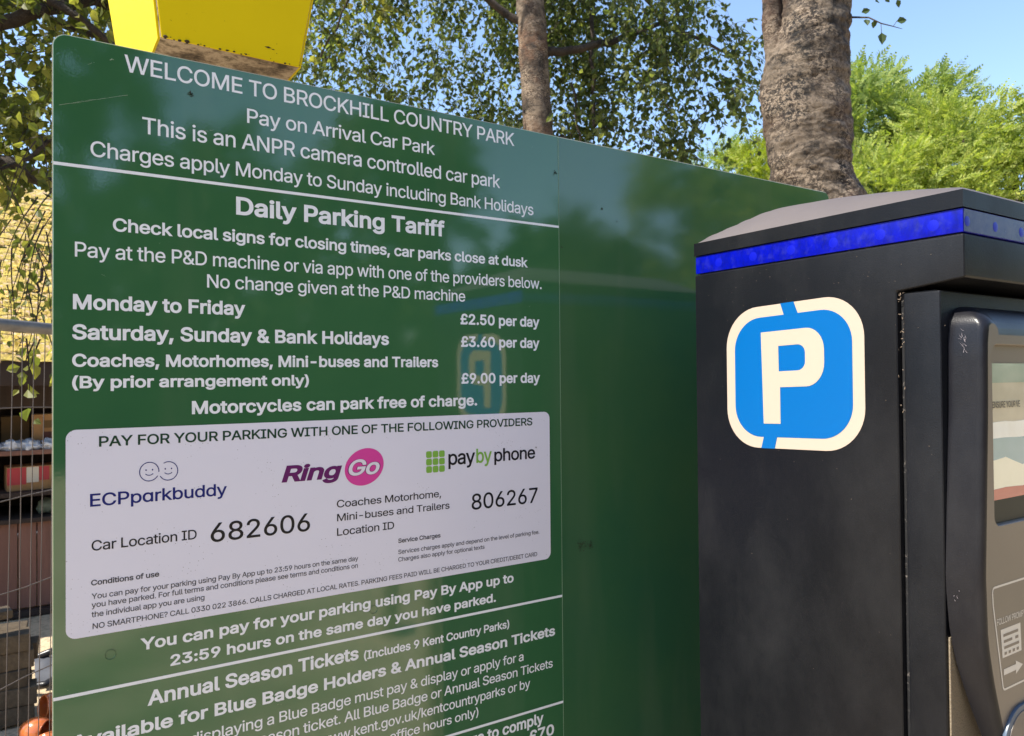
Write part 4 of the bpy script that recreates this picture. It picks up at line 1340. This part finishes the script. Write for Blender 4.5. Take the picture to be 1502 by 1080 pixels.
# ------------------------------------------------------------------ near birch: thick trunk on the right
tC = empty('birch_tree', (3.07, 2.07, 0), 'thick knobbly birch trunk with mottled bark rising behind the ticket machine', 'tree')
trunk('trunk', [(3.16, 2.01, -0.1, 0.27), (3.12, 2.04, 0.6, 0.225), (3.08, 2.05, 1.4, 0.205), (3.035, 2.07, 2.05, 0.196), (2.997, 2.088, 2.33, 0.184), (2.974, 2.10, 2.45, 0.179), (2.958, 2.11, 2.60, 0.180), (2.956, 2.112, 2.82, 0.184), (2.975, 2.095, 3.02, 0.172), (2.999, 2.080, 3.20, 0.162), (3.04, 2.07, 3.8, 0.15), (3.08, 2.10, 5.0, 0.12), (3.1, 2.1, 6.6, 0.06)], 110, 420, M_barkC, tC, 0.026, 4.0, 3.0)
trunk('stem', [(2.93, 2.13, 2.60, 0.05), (2.885, 2.155, 2.76, 0.055), (2.850, 2.175, 2.90, 0.050), (2.835, 2.185, 3.03, 0.043), (2.832, 2.188, 3.19, 0.040), (2.80, 2.22, 3.5, 0.038), (2.70, 2.35, 4.2, 0.032), (2.55, 2.4, 5.0, 0.02)], 24, 130, M_barkC, tC, 0.008, 8.0, 8.0)
trunk('stem', [(3.125, 2.01, 2.20, 0.05), (3.150, 1.990, 2.29, 0.052), (3.11, 2.015, 2.40, 0.03), (3.08, 2.04, 2.46, 0.01)], 24, 30, M_barkC, tC, 0.016, 9.0, 1.0)
M_leafT = leaf_mat('dark_birch_leaf', L(0.030, 0.050, 0.016), L(0.045, 0.070, 0.022), L(0.085, 0.105, 0.025), 0.25)
# a twig with a few hanging leaves, right of the trunk
tg = MB()
tw_pts = [Vector((3.09, 1.99, 3.10)), Vector((3.05, 1.86, 3.035)), Vector((3.075, 1.82, 3.00)), Vector((3.115, 1.79, 2.985)), Vector((3.15, 1.77, 2.975))]
tg.tube(tw_pts, [0.005, 0.0035, 0.0028, 0.002, 0.001], 5)
tg.tube([tw_pts[2], Vector((3.07, 1.815, 2.955))], 0.0012, 4)
tg.tube([tw_pts[3], Vector((3.13, 1.78, 3.01))], 0.0012, 4)
tg.build('twig', M_twig, tC, smooth=True)
for (px_, d_, l_) in ((Vector((3.070, 1.815, 2.957)), Vector((0.05, 0, -1)), 0.052), (Vector((3.125, 1.78, 3.005)), Vector((0.9, -0.5, 0.15)), 0.046), (Vector((3.045, 1.87, 3.03)), Vector((-0.2, -0.3, -0.75)), 0.040), (Vector((3.03, 1.88, 3.06)), Vector((0.6, -0.4, 0.2)), 0.040), (Vector((3.06, 1.84, 3.02)), Vector((0.3, 0.3, -0.5)), 0.036), (Vector((3.13, 1.78, 3.10)), Vector((0.5, 0.1, -0.6)), 0.036), (Vector((3.07, 1.84, 3.10)), Vector((0.5, 0.1, 0.2)), 0.036), (Vector((3.10, 1.82, 3.115)), Vector((0.7, -0.2, -0.3)), 0.034)):
    b = MB()
    add_leaf(b, px_, d_.normalized(), Vector((-0.6, -0.8, 0.1)), l_, l_ * 0.72, 0.15)
    b.build('leaf', M_leafT, tC, fixn=False)

# ------------------------------------------------------------------ slender birch behind the board, with its hanging foliage
tB = empty('birch_tree', (3.06, 4.24, 0), 'slender birch behind the board with drooping leafy twigs against the sky', 'tree')
trunk('trunk', [(3.10, 4.2, -0.1, 0.15), (3.05, 4.22, 1.2, 0.118), (3.02, 4.23, 2.2, 0.106), (2.990, 4.235, 3.1, 0.102), (2.955, 4.24, 3.7, 0.100), (2.930, 4.245, 4.2, 0.097), (2.90, 4.25, 5.2, 0.085), (2.85, 4.3, 7.0, 0.05), (2.8, 4.3, 8.6, 0.02)], 48, 260, M_barkB, tB, 0.008, 6.0, 5.0)
M_leafB = leaf_mat('birch_leaf', L(0.045, 0.066, 0.026), L(0.090, 0.118, 0.042), L(0.22, 0.24, 0.080), 0.52)
rs = random.Random(31)
lim = MB()
def limb(mb, pts, r0, r1, n=7, wob=0.05):
    P = []
    m_ = len(pts) - 1
    tot = m_ * 6
    for i in range(m_):
        a, c = Vector(pts[i]), Vector(pts[i + 1])
        for q in range(6):
            P.append(a.lerp(c, q / 6) + rdir(rs) * wob * 0.3)
    P.append(Vector(pts[-1]))
    mb.tube(P, [r0 + (r1 - r0) * i / (len(P) - 1) for i in range(len(P))], n)
    return P
limb(lim, [(3.0, 4.22, 3.10), (3.2, 4.25, 3.20), (3.55, 4.4, 3.05), (4.0, 4.6, 2.95)], 0.030, 0.008)
limb(lim, [(2.95, 4.24, 3.75), (3.4, 4.2, 3.85), (4.1, 4.2, 4.2), (4.8, 4.1, 4.1)], 0.035, 0.010)
limb(lim, [(2.95, 4.24, 3.9), (2.5, 4.4, 4.15), (1.9, 4.7, 4.2), (1.4, 4.9, 3.9)], 0.030, 0.008)
limb(lim, [(2.92, 4.24, 4.4), (3.4, 4.6, 4.9), (4.2, 4.9, 5.1), (5.0, 5.0, 4.7)], 0.04, 0.01)
limb(lim, [(2.92, 4.24, 4.5), (2.4, 4.1, 5.0), (1.8, 4.4, 5.2)], 0.035, 0.01)
limb(lim, [(3.62, 4.40, 4.3), (3.60, 4.40, 3.8), (3.62, 4.42, 3.35)], 0.016, 0.013)
limb(lim, [(3.3, 4.25, 3.6), (3.4, 4.3, 3.2), (3.7, 4.4, 2.9)], 0.010, 0.005)
limb(lim, [(2.9, 4.26, 4.9), (2.4, 4.5, 4.8), (2.0, 5.0, 4.3), (1.75, 5.3, 3.7)], 0.02, 0.005)
lim.build('limbs', M_limb, tB, smooth=True)
lv, tw = MB(), MB()
def crown_blob(lv, tw, c, r, n, nl, L_, length=0.55, droop=1.4, spread=0.6):
    """n sprays grouped in clumps: several sprays leave each small branch end"""
    k = 0
    while k < n:
        d = rdir(rs)
        q = Vector(c) + Vector((d.x * r[0], d.y * r[1], d.z * r[2])) * (rs.random() ** 0.42)
        m_ = rs.choice((2, 4, 6, 9))
        for _ in range(m_):
            dd = Vector((d.x, d.y, rs.uniform(-0.6, 0.3))) + rdir(rs) * 0.7
            spray(lv, tw, q + rdir(rs) * 0.06, dd, length * rs.uniform(0.35, 1.1), nl, L_, rs, droop, spread=spread)
        k += m_
# blobs given as (azimuth, distance, height), radii
for az, ds, z, rr, n_, nl in (
        (43.0, 6.4, 5.2, (0.62, 0.7, 1.05), 260, 9), (41.0, 5.6, 4.5, (0.62, 0.8, 0.80), 210, 9), (47.3, 5.8, 3.85, (0.30, 0.4, 0.50), 62, 8),
        (43.5, 5.9, 3.85, (0.50, 0.6, 0.62), 150, 9), (39.0, 5.8, 3.30, (0.45, 0.6, 0.50), 90, 8), (42.5, 6.0, 3.05, (0.50, 0.5, 0.36), 90, 8), (49.0, 5.4, 3.30, (0.12, 0.2, 0.42), 12, 8),
        (36.0, 6.2, 4.9, (0.8, 0.9, 0.9), 250, 8), (31.5, 6.2, 3.8, (0.45, 0.8, 0.75), 120, 8), (29.5, 6.0, 4.6, (0.8, 0.8, 0.55), 150, 8),
        (24.0, 6.4, 5.0, (0.9, 0.8, 0.55), 180, 8), (25.0, 6.4, 3.95, (0.8, 0.9, 0.50), 110, 7), (20.5, 6.0, 4.3, (0.5, 0.6, 0.8), 80, 7), (28.0, 6.8, 3.4, (0.9, 0.8, 0.35), 90, 7), (33.0, 5.9, 3.15, (0.4, 0.5, 0.45), 60, 7),
        (46.5, 7.2, 6.6, (1.6, 1.6, 0.9), 230, 8), (36.0, 6.8, 6.8, (1.8, 1.6, 1.0), 200, 8)):
    crown_blob(lv, tw, pol(az, ds, z), rr, int(n_ * 1.75), nl, 0.052)
o = lv.build('crown', M_leafB, tB, fixn=False)
o = tw.build('twigs', M_twig, tB, fixn=False)
o['kind'] = 'stuff'

# ------------------------------------------------------------------ leafy tree on the left, its branches over the kiosk
tA = empty('leafy_tree', (-1.5, 4.0, 0), 'dense leafy tree at the left with dark branches reaching over the kiosk roof', 'tree')
M_leafA = leaf_mat('olive_leaf', L(0.060, 0.078, 0.022), L(0.120, 0.135, 0.034), L(0.30, 0.28, 0.075), 0.52)
trunk('trunk', [(-1.5, 4.0, -0.1, 0.22), (-1.45, 4.02, 1.0, 0.17), (-1.35, 4.05, 2.0, 0.15), (-1.2, 4.1, 3.2, 0.12), (-1.0, 4.2, 4.6, 0.07), (-0.9, 4.2, 5.6, 0.03)], 30, 90, M_limb, tA, 0.015, 5.0, 2.0)
lim = MB()
rs = random.Random(41)
limb(lim, [(-1.32, 4.05, 2.15), (-0.75, 4.15, 2.50), (-0.20, 4.2, 2.53), (0.05, 4.15, 2.47), (0.30, 4.1, 2.38), (0.6, 4.0, 2.42)], 0.060, 0.022, 9)
limb(lim, [(0.28, 4.1, 2.38), (0.185, 4.05, 2.22), (0.10, 4.02, 2.05), (0.06, 4.0, 1.9)], 0.014, 0.005, 6)
limb(lim, [(-1.2, 4.1, 3.1), (-0.6, 4.1, 3.05), (-0.1, 4.1, 3.12), (0.3, 4.15, 3.35), (0.8, 4.2, 3.4), (1.2, 4.4, 3.6)], 0.045, 0.018, 8)
limb(lim, [(-0.9, 4.1, 3.4), (-0.3, 4.0, 3.40), (0.1, 3.95, 3.22), (0.45, 3.9, 3.0)], 0.035, 0.012, 8)
limb(lim, [(0.40, 4.0, 3.02), (0.22, 4.0, 2.75), (0.05, 4.0, 2.52), (-0.1, 4.0, 2.42)], 0.014, 0.008, 6, 0.02)
limb(lim, [(0.5, 4.2, 3.36), (0.35, 4.1, 3.5), (0.1, 4.1, 3.8)], 0.02, 0.01, 6)
limb(lim, [(0.1, 4.15, 3.2), (0.7, 4.0, 3.05), (1.0, 4.0, 3.1)], 0.016, 0.006, 6)
lim.build('limbs', M_limb, tA, smooth=True)
lv, tw = MB(), MB()
for az, ds, z, rr, n_, nl in (
        (0.5, 4.6, 3.45, (0.60, 0.8, 0.42), 120, 8), (-2.0, 4.4, 3.0, (0.42, 0.7, 0.42), 75, 8), (4.5, 4.4, 3.25, (0.26, 0.5, 0.28), 60, 7), (9.0, 4.4, 3.6, (0.5, 0.6, 0.35), 120, 7),
        (0.8, 4.2, 2.68, (0.34, 0.4, 0.22), 42, 7), (-3.5, 4.1, 2.6, (0.3, 0.5, 0.35), 40, 7), (0.0, 4.6, 4.5, (1.5, 1.0, 0.7), 130, 7), (15.0, 5.0, 4.2, (0.9, 0.8, 0.5), 120, 7), (-18, 4.4, 4.9, (1.2, 1.0, 1.0), 160, 7)):
    crown_blob(lv, tw, pol(az, ds, z), rr, int(n_ * 1.7), nl, 0.058, 0.45, 0.9)
# thin hanging sprigs in front of the roof and over the fence
for _ in range(40):
    q = pol(rs.uniform(-1.2, 3.6), rs.uniform(3.0, 4.0), rs.uniform(1.85, 2.45))
    spray(lv, tw, q, Vector((rs.uniform(-0.5, 0.5), 0, -0.6)), rs.uniform(0.2, 0.4), 4, 0.042, rs, 1.2, 0.0022, 0.4)
for _ in range(7):
    q = pol(rs.uniform(-0.6, 3.0), rs.uniform(2.6, 2.8), rs.uniform(1.62, 1.72))
    spray(lv, tw, q, Vector((rs.uniform(-0.5, 0.5), 0, -0.6)), rs.uniform(0.15, 0.28), 5, 0.046, rs, 1.2, 0.0022, 0.4)
lv.build('crown', M_leafA, tA, fixn=False)
o = tw.build('twigs', M_twig, tA, fixn=False)
o['kind'] = 'stuff'

# ------------------------------------------------------------------ far trees on the right
def feather_tree(name, base, label, blobs, mat, n_per, L_, seed, dirv=Vector((0.62, -0.42, 0.38)), trunk_r=0.25, flat=0.22):
    e = empty(name, base, label, 'tree')
    r = random.Random(seed)
    b = MB()
    for c, rr, dens in blobs:
        c = Vector(base) + Vector(c)
        N_ = int(n_per * dens)
        clumps = []
        for _ in range(34):
            d = rdir(r)
            clumps.append((c + Vector((d.x * rr[0], d.y * rr[1], d.z * rr[2])) * (r.random() ** 0.25), d, r.uniform(0.35, 0.85)))
        for _ in range(N_):
            cc, d0, cr = r.choice(clumps)
            d = rdir(r)
            q = cc + Vector((d.x, d.y, d.z * 0.6)) * cr * (r.random() ** 0.4)
            # a frond: a spine with many narrow leaflets
            f = (d * 0.6 + d0 * 0.4 + dirv * r.uniform(0.0, 0.7) + rdir(r) * 0.35).normalized()
            up = rdir(r)
            Lf = L_ * r.uniform(0.5, 1.3)
            side = f.cross(up).normalized()
            nlf = 6
            for kk in range(nlf):
                t = kk / nlf
                for sg in (-1, 1):
                    p = q + f * Lf * t
                    dd = (f * 0.75 + side * sg * 0.65 + rdir(r) * 0.2).normalized()
                    add_leaf(b, p, dd, up, Lf * 0.36 * (1.15 - t), Lf * flat * 0.5, 0.1)
    b.build('crown', mat, e, fixn=False)
    tb = MB()
    top = max(c[2] for c, _, _ in blobs)
    tb.tube([Vector(base) + Vector((0, 0, -0.3)), Vector(base) + Vector((0.1, 0, top * 0.5)), Vector(base) + Vector((0, 0.1, top))], [trunk_r, trunk_r * 0.7, trunk_r * 0.2], 10)
    for c, rr, _ in blobs:
        c = Vector(c)
        tb.tube([Vector(base) + Vector((0, 0, c.z * 0.35)), Vector(base) + c * 0.75 + Vector((0, 0, -0.2)), Vector(base) + c + Vector((0, 0, rr[2] * 0.5))], [trunk_r * 0.45, trunk_r * 0.25, trunk_r * 0.06], 6)
    tb.build('trunk', M_limb, e, smooth=True)
    return e
M_far1 = leaf_mat('yellow_green_frond', L(0.20, 0.26, 0.055), L(0.28, 0.33, 0.065), L(0.40, 0.41, 0.11), 0.45)
M_far2 = leaf_mat('deep_green_frond', L(0.13, 0.19, 0.050), L(0.20, 0.26, 0.065), L(0.32, 0.35, 0.10), 0.42)
M_far3 = leaf_mat('lime_leaf', L(0.17, 0.23, 0.020), L(0.24, 0.28, 0.028), L(0.30, 0.31, 0.05), 0.40)
base = pol(60.5, 25.0, 0)
feather_tree('false_acacia', tuple(base), 'tall feathery yellow-green tree on the far side, just right of the thick birch trunk', [
    ((-1.6, 0.6, 8.6), (1.9, 1.8, 1.9), 1.1), ((0.3, 0.2, 9.2), (1.6, 1.6, 1.6), 0.9), ((0.6, -1.0, 7.2), (1.9, 1.8, 1.6), 1.0), ((-2.0, 1.8, 5.6), (2.4, 2.2, 1.8), 1.0), ((1.4, -1.6, 5.0), (2.4, 2.2, 1.7), 1.0), ((-0.5, 0.5, 3.2), (3.2, 3.0, 1.6), 1.0)], M_far2, 1900, 0.42, 51)
base = pol(67.0, 22.5, 0)
feather_tree('false_acacia', tuple(base), 'broad bright yellow-green feathery tree at the far right above the ticket machine', [
    ((-0.9, 0.9, 7.2), (1.2, 1.2, 1.4), 0.7), ((0.6, -0.8, 7.3), (1.6, 1.6, 1.3), 0.9), ((-2.2, 2.0, 5.9), (1.9, 1.8, 1.4), 1.0), ((0.2, 0.0, 5.6), (2.2, 2.2, 1.6), 1.2), ((2.2, -2.6, 6.2), (1.9, 1.9, 1.7), 1.0), ((-1.4, 1.6, 3.8), (2.8, 2.6, 1.7), 1.2), ((1.8, -2.0, 3.4), (2.6, 2.6, 1.6), 1.0)], M_far1, 2000, 0.38, 52)
base = pol(51.6, 23.0, 0)
feather_tree('lime_tree', tuple(base), 'bright lime-green tree far off, just left of the thick birch trunk', [
    ((0.2, 0, 7.2), (1.1, 1.1, 1.3), 1.0), ((-0.2, 0, 5.2), (1.7, 1.7, 1.7), 1.2), ((0.5, 0.4, 3.2), (2.0, 2.0, 1.6), 1.0)], M_far3, 1300, 0.42, 53)
base = pol(48.2, 26.0, 0)
feather_tree('willow_tree', tuple(base), 'dull green tree far off behind the hanging birch foliage', [
    ((0.3, 0, 7.8), (1.3, 1.3, 1.3), 1.0), ((-0.9, 0.6, 6.2), (1.9, 1.8, 1.7), 1.2), ((0.6, -0.5, 4.4), (2.2, 2.0, 1.8), 1.2)], M_far2, 1300, 0.42, 54)
# mid-distance dark bush between the two
tD = empty('holly_bush', tuple(pol(49.5, 8.6, 0)), 'dark green bush behind the right half of the green board', 'bush')
M_leafD = leaf_mat('dark_bush_leaf', L(0.020, 0.038, 0.010), L(0.040, 0.062, 0.016), L(0.11, 0.13, 0.03), 0.25)
lv, tw = MB(), MB()
rs = random.Random(61)
for az, ds, z, rr, n_ in ((47.5, 8.4, 2.85, (0.8, 0.7, 0.75), 260), (50.5, 8.4, 2.75, (0.6, 0.6, 0.62), 200), (45.0, 8.6, 3.0, (0.7, 0.7, 0.75), 200), (42.5, 8.6, 2.8, (0.8, 0.7, 0.7), 160), (49.0, 8.6, 1.6, (1.6, 1.0, 1.2), 300)):
    crown_blob(lv, tw, pol(az, ds, z), rr, n_, 8, 0.075, 0.45, 0.6)
lv.build('crown', M_leafD, tD, fixn=False)
MB().tube([tD.location + Vector((0, 0, -0.1)), tD.location + Vector((0.05, 0, 1.2)), tD.location + Vector((-0.1, 0, 2.6))], [0.10, 0.07, 0.03], 8).build('trunk', M_limb, tD, smooth=True)
o = tw.build('twigs', M_twig, tD, fixn=False)
o['kind'] = 'stuff'
# low far woodland closing the horizon all round
M_wood = leaf_mat('woodland_leaf', L(0.045, 0.070, 0.018), L(0.075, 0.105, 0.024), L(0.13, 0.16, 0.035), 0.25)
b = MB()
r = random.Random(71)
for _ in range(26000):
    a = r.uniform(0, 2 * PI)
    ds = 46 + r.uniform(-6, 6)
    top = 8.0 + 2.4 * noise.noise(Vector((math.cos(a) * 4, math.sin(a) * 4, 0))) + 1.0 * noise.noise(Vector((math.cos(a) * 14, math.sin(a) * 14, 5)))
    z = top * (r.random() ** 0.7)
    add_leaf(b, Vector((math.sin(a) * ds, math.cos(a) * ds, z)), rdir(r), rdir(r), r.uniform(0.5, 1.1), r.uniform(0.3, 0.6), 0.2)
o = b.build('far_woodland', M_wood, fixn=False)
tag(o, 'far belt of woodland round the car park', kind='stuff')

# ------------------------------------------------------------------ the car park side, seen only in the gloss of the board and the machine
M_leafR = leaf_mat('hedge_leaf', L(0.028, 0.050, 0.012), L(0.050, 0.080, 0.018), L(0.10, 0.13, 0.03), 0.25)
def round_tree(base, label, blobs, seed, L_=0.14, mat=None, n_per=260):
    global rs
    rs = random.Random(seed)
    e = empty('park_tree', base, label, 'tree')
    lv = MB()
    for c, rr in blobs:
        crown_blob(lv, None, Vector(base) + Vector(c), rr, n_per, 6, L_, 0.7, 0.8)
    lv.build('crown', mat or M_leafR, e, fixn=False)
    t = max(c[2] for c, _ in blobs)
    MB().tube([Vector(base) + Vector((0, 0, -0.1)), Vector(base) + Vector((0.05, 0, t * 0.5)), Vector(base) + Vector((0, 0, t))], [0.20, 0.14, 0.05], 12).build('trunk', M_limb, e, smooth=True)
for k_, (x_, y_, lb_, bl_, mt_) in enumerate((
        (-4.5, -13.0, 'round green tree across the car park at the far left end of the row', [((0, 0, 4.0), (2.4, 1.8, 2.2)), ((0.6, 0, 6.6), (1.8, 1.5, 1.6))], None),
        (-0.4, -13.5, 'tall dark green tree across the car park, facing the left edge of the board', [((0, 0, 3.8), (2.5, 1.8, 2.4)), ((0.2, 0, 7.6), (2.2, 1.6, 2.4))], None),
        (3.4, -13.2, 'round green tree across the car park, facing the left part of the board', [((0, 0, 3.2), (2.4, 1.8, 2.4)), ((0.0, 0, 5.0), (2.2, 1.5, 1.6))], None),
        (7.0, -13.0, 'tall green tree across the car park, facing the middle of the board', [((0, 0, 3.5), (2.4, 1.8, 2.4)), ((0.0, 0, 6.2), (1.6, 1.5, 1.5))], None),
        (10.6, -12.4, 'low green tree across the car park, facing the right part of the board', [((0, 0, 2.9), (2.6, 1.8, 2.0)), ((0.6, 0, 4.3), (1.9, 1.4, 1.2))], None),
        (15.0, -11.6, 'yellow-green sunlit tree across the car park, second from the right end of the row', [((0, 0, 3.4), (2.8, 2.0, 2.2)), ((0.8, 0, 6.6), (2.6, 1.8, 2.4))], M_far1),
        (19.5, -11.0, 'tall yellow-green tree beyond the far right end of the row', [((0, 0, 3.4), (2.8, 2.0, 2.2)), ((0, 0, 7.0), (2.6, 1.8, 2.6))], M_far1))):
    round_tree((x_, y_, 0), lb_, bl_, 81 + k_, L_=0.26, mat=mt_, n_per=760)
rs = random.Random(91)
hd = empty('hedge', (3.5, -15.0, 0), 'long clipped green hedge across the car park from the board', 'hedge')
lv = MB()
for _ in range(5200):
    x = rs.uniform(-9, 13); y = -15.0 + rs.choice([-0.6, 0.6]) * rs.uniform(0.8, 1.05) + 0.2 * noise.noise(Vector((x, 0, 0))); z = rs.uniform(0.05, 2.1)
    if rs.random() < 0.25: y = -15.0 + rs.uniform(-0.6, 0.6); z = 2.1 + 0.15 * noise.noise(Vector((x * 1.4, 0, 4)))
    add_leaf(lv, Vector((x, y, z)), rdir(rs), rdir(rs), 0.26, 0.18, 0.2)
lv.build('foliage', M_leafR, hd, fixn=False)
MB().box(-9, 13, -15.4, -14.6, 0, 1.95).build('branch_core', Mat('hedge_core', L(0.014, 0.020, 0.008), 0.9), hd)
M_post = wood('pale_timber', L(0.38, 0.30, 0.20), L(0.50, 0.42, 0.30), (1, 1, 0.08))
for (x, y, h, r_, lb) in ((1.34, -0.28, 1.02, 0.050, 'pale timber bollard nearest the board'), (1.80, -1.75, 0.62, 0.075, 'shorter timber bollard farther out on the car park')):
    e = empty('bollard', (x, y, 0), lb, 'bollard')
    MB().lathe([(r_, -0.05), (r_, h * 0.9), (r_ * 0.96, h * 0.98), (r_ * 0.8, h)], 20, Matrix.Translation((x, y, 0))).build('post', M_post, e, smooth=True)
    MB().lathe([(r_ * 0.8, h), (r_ * 0.4, h * 1.015), (0.001, h * 1.02)], 20, Matrix.Translation((x, y, 0))).build('cap', M_post, e, smooth=True)

# tidy up the helper text object
bpy.data.objects.remove(_to)
bpy.data.curves.remove(_tc)
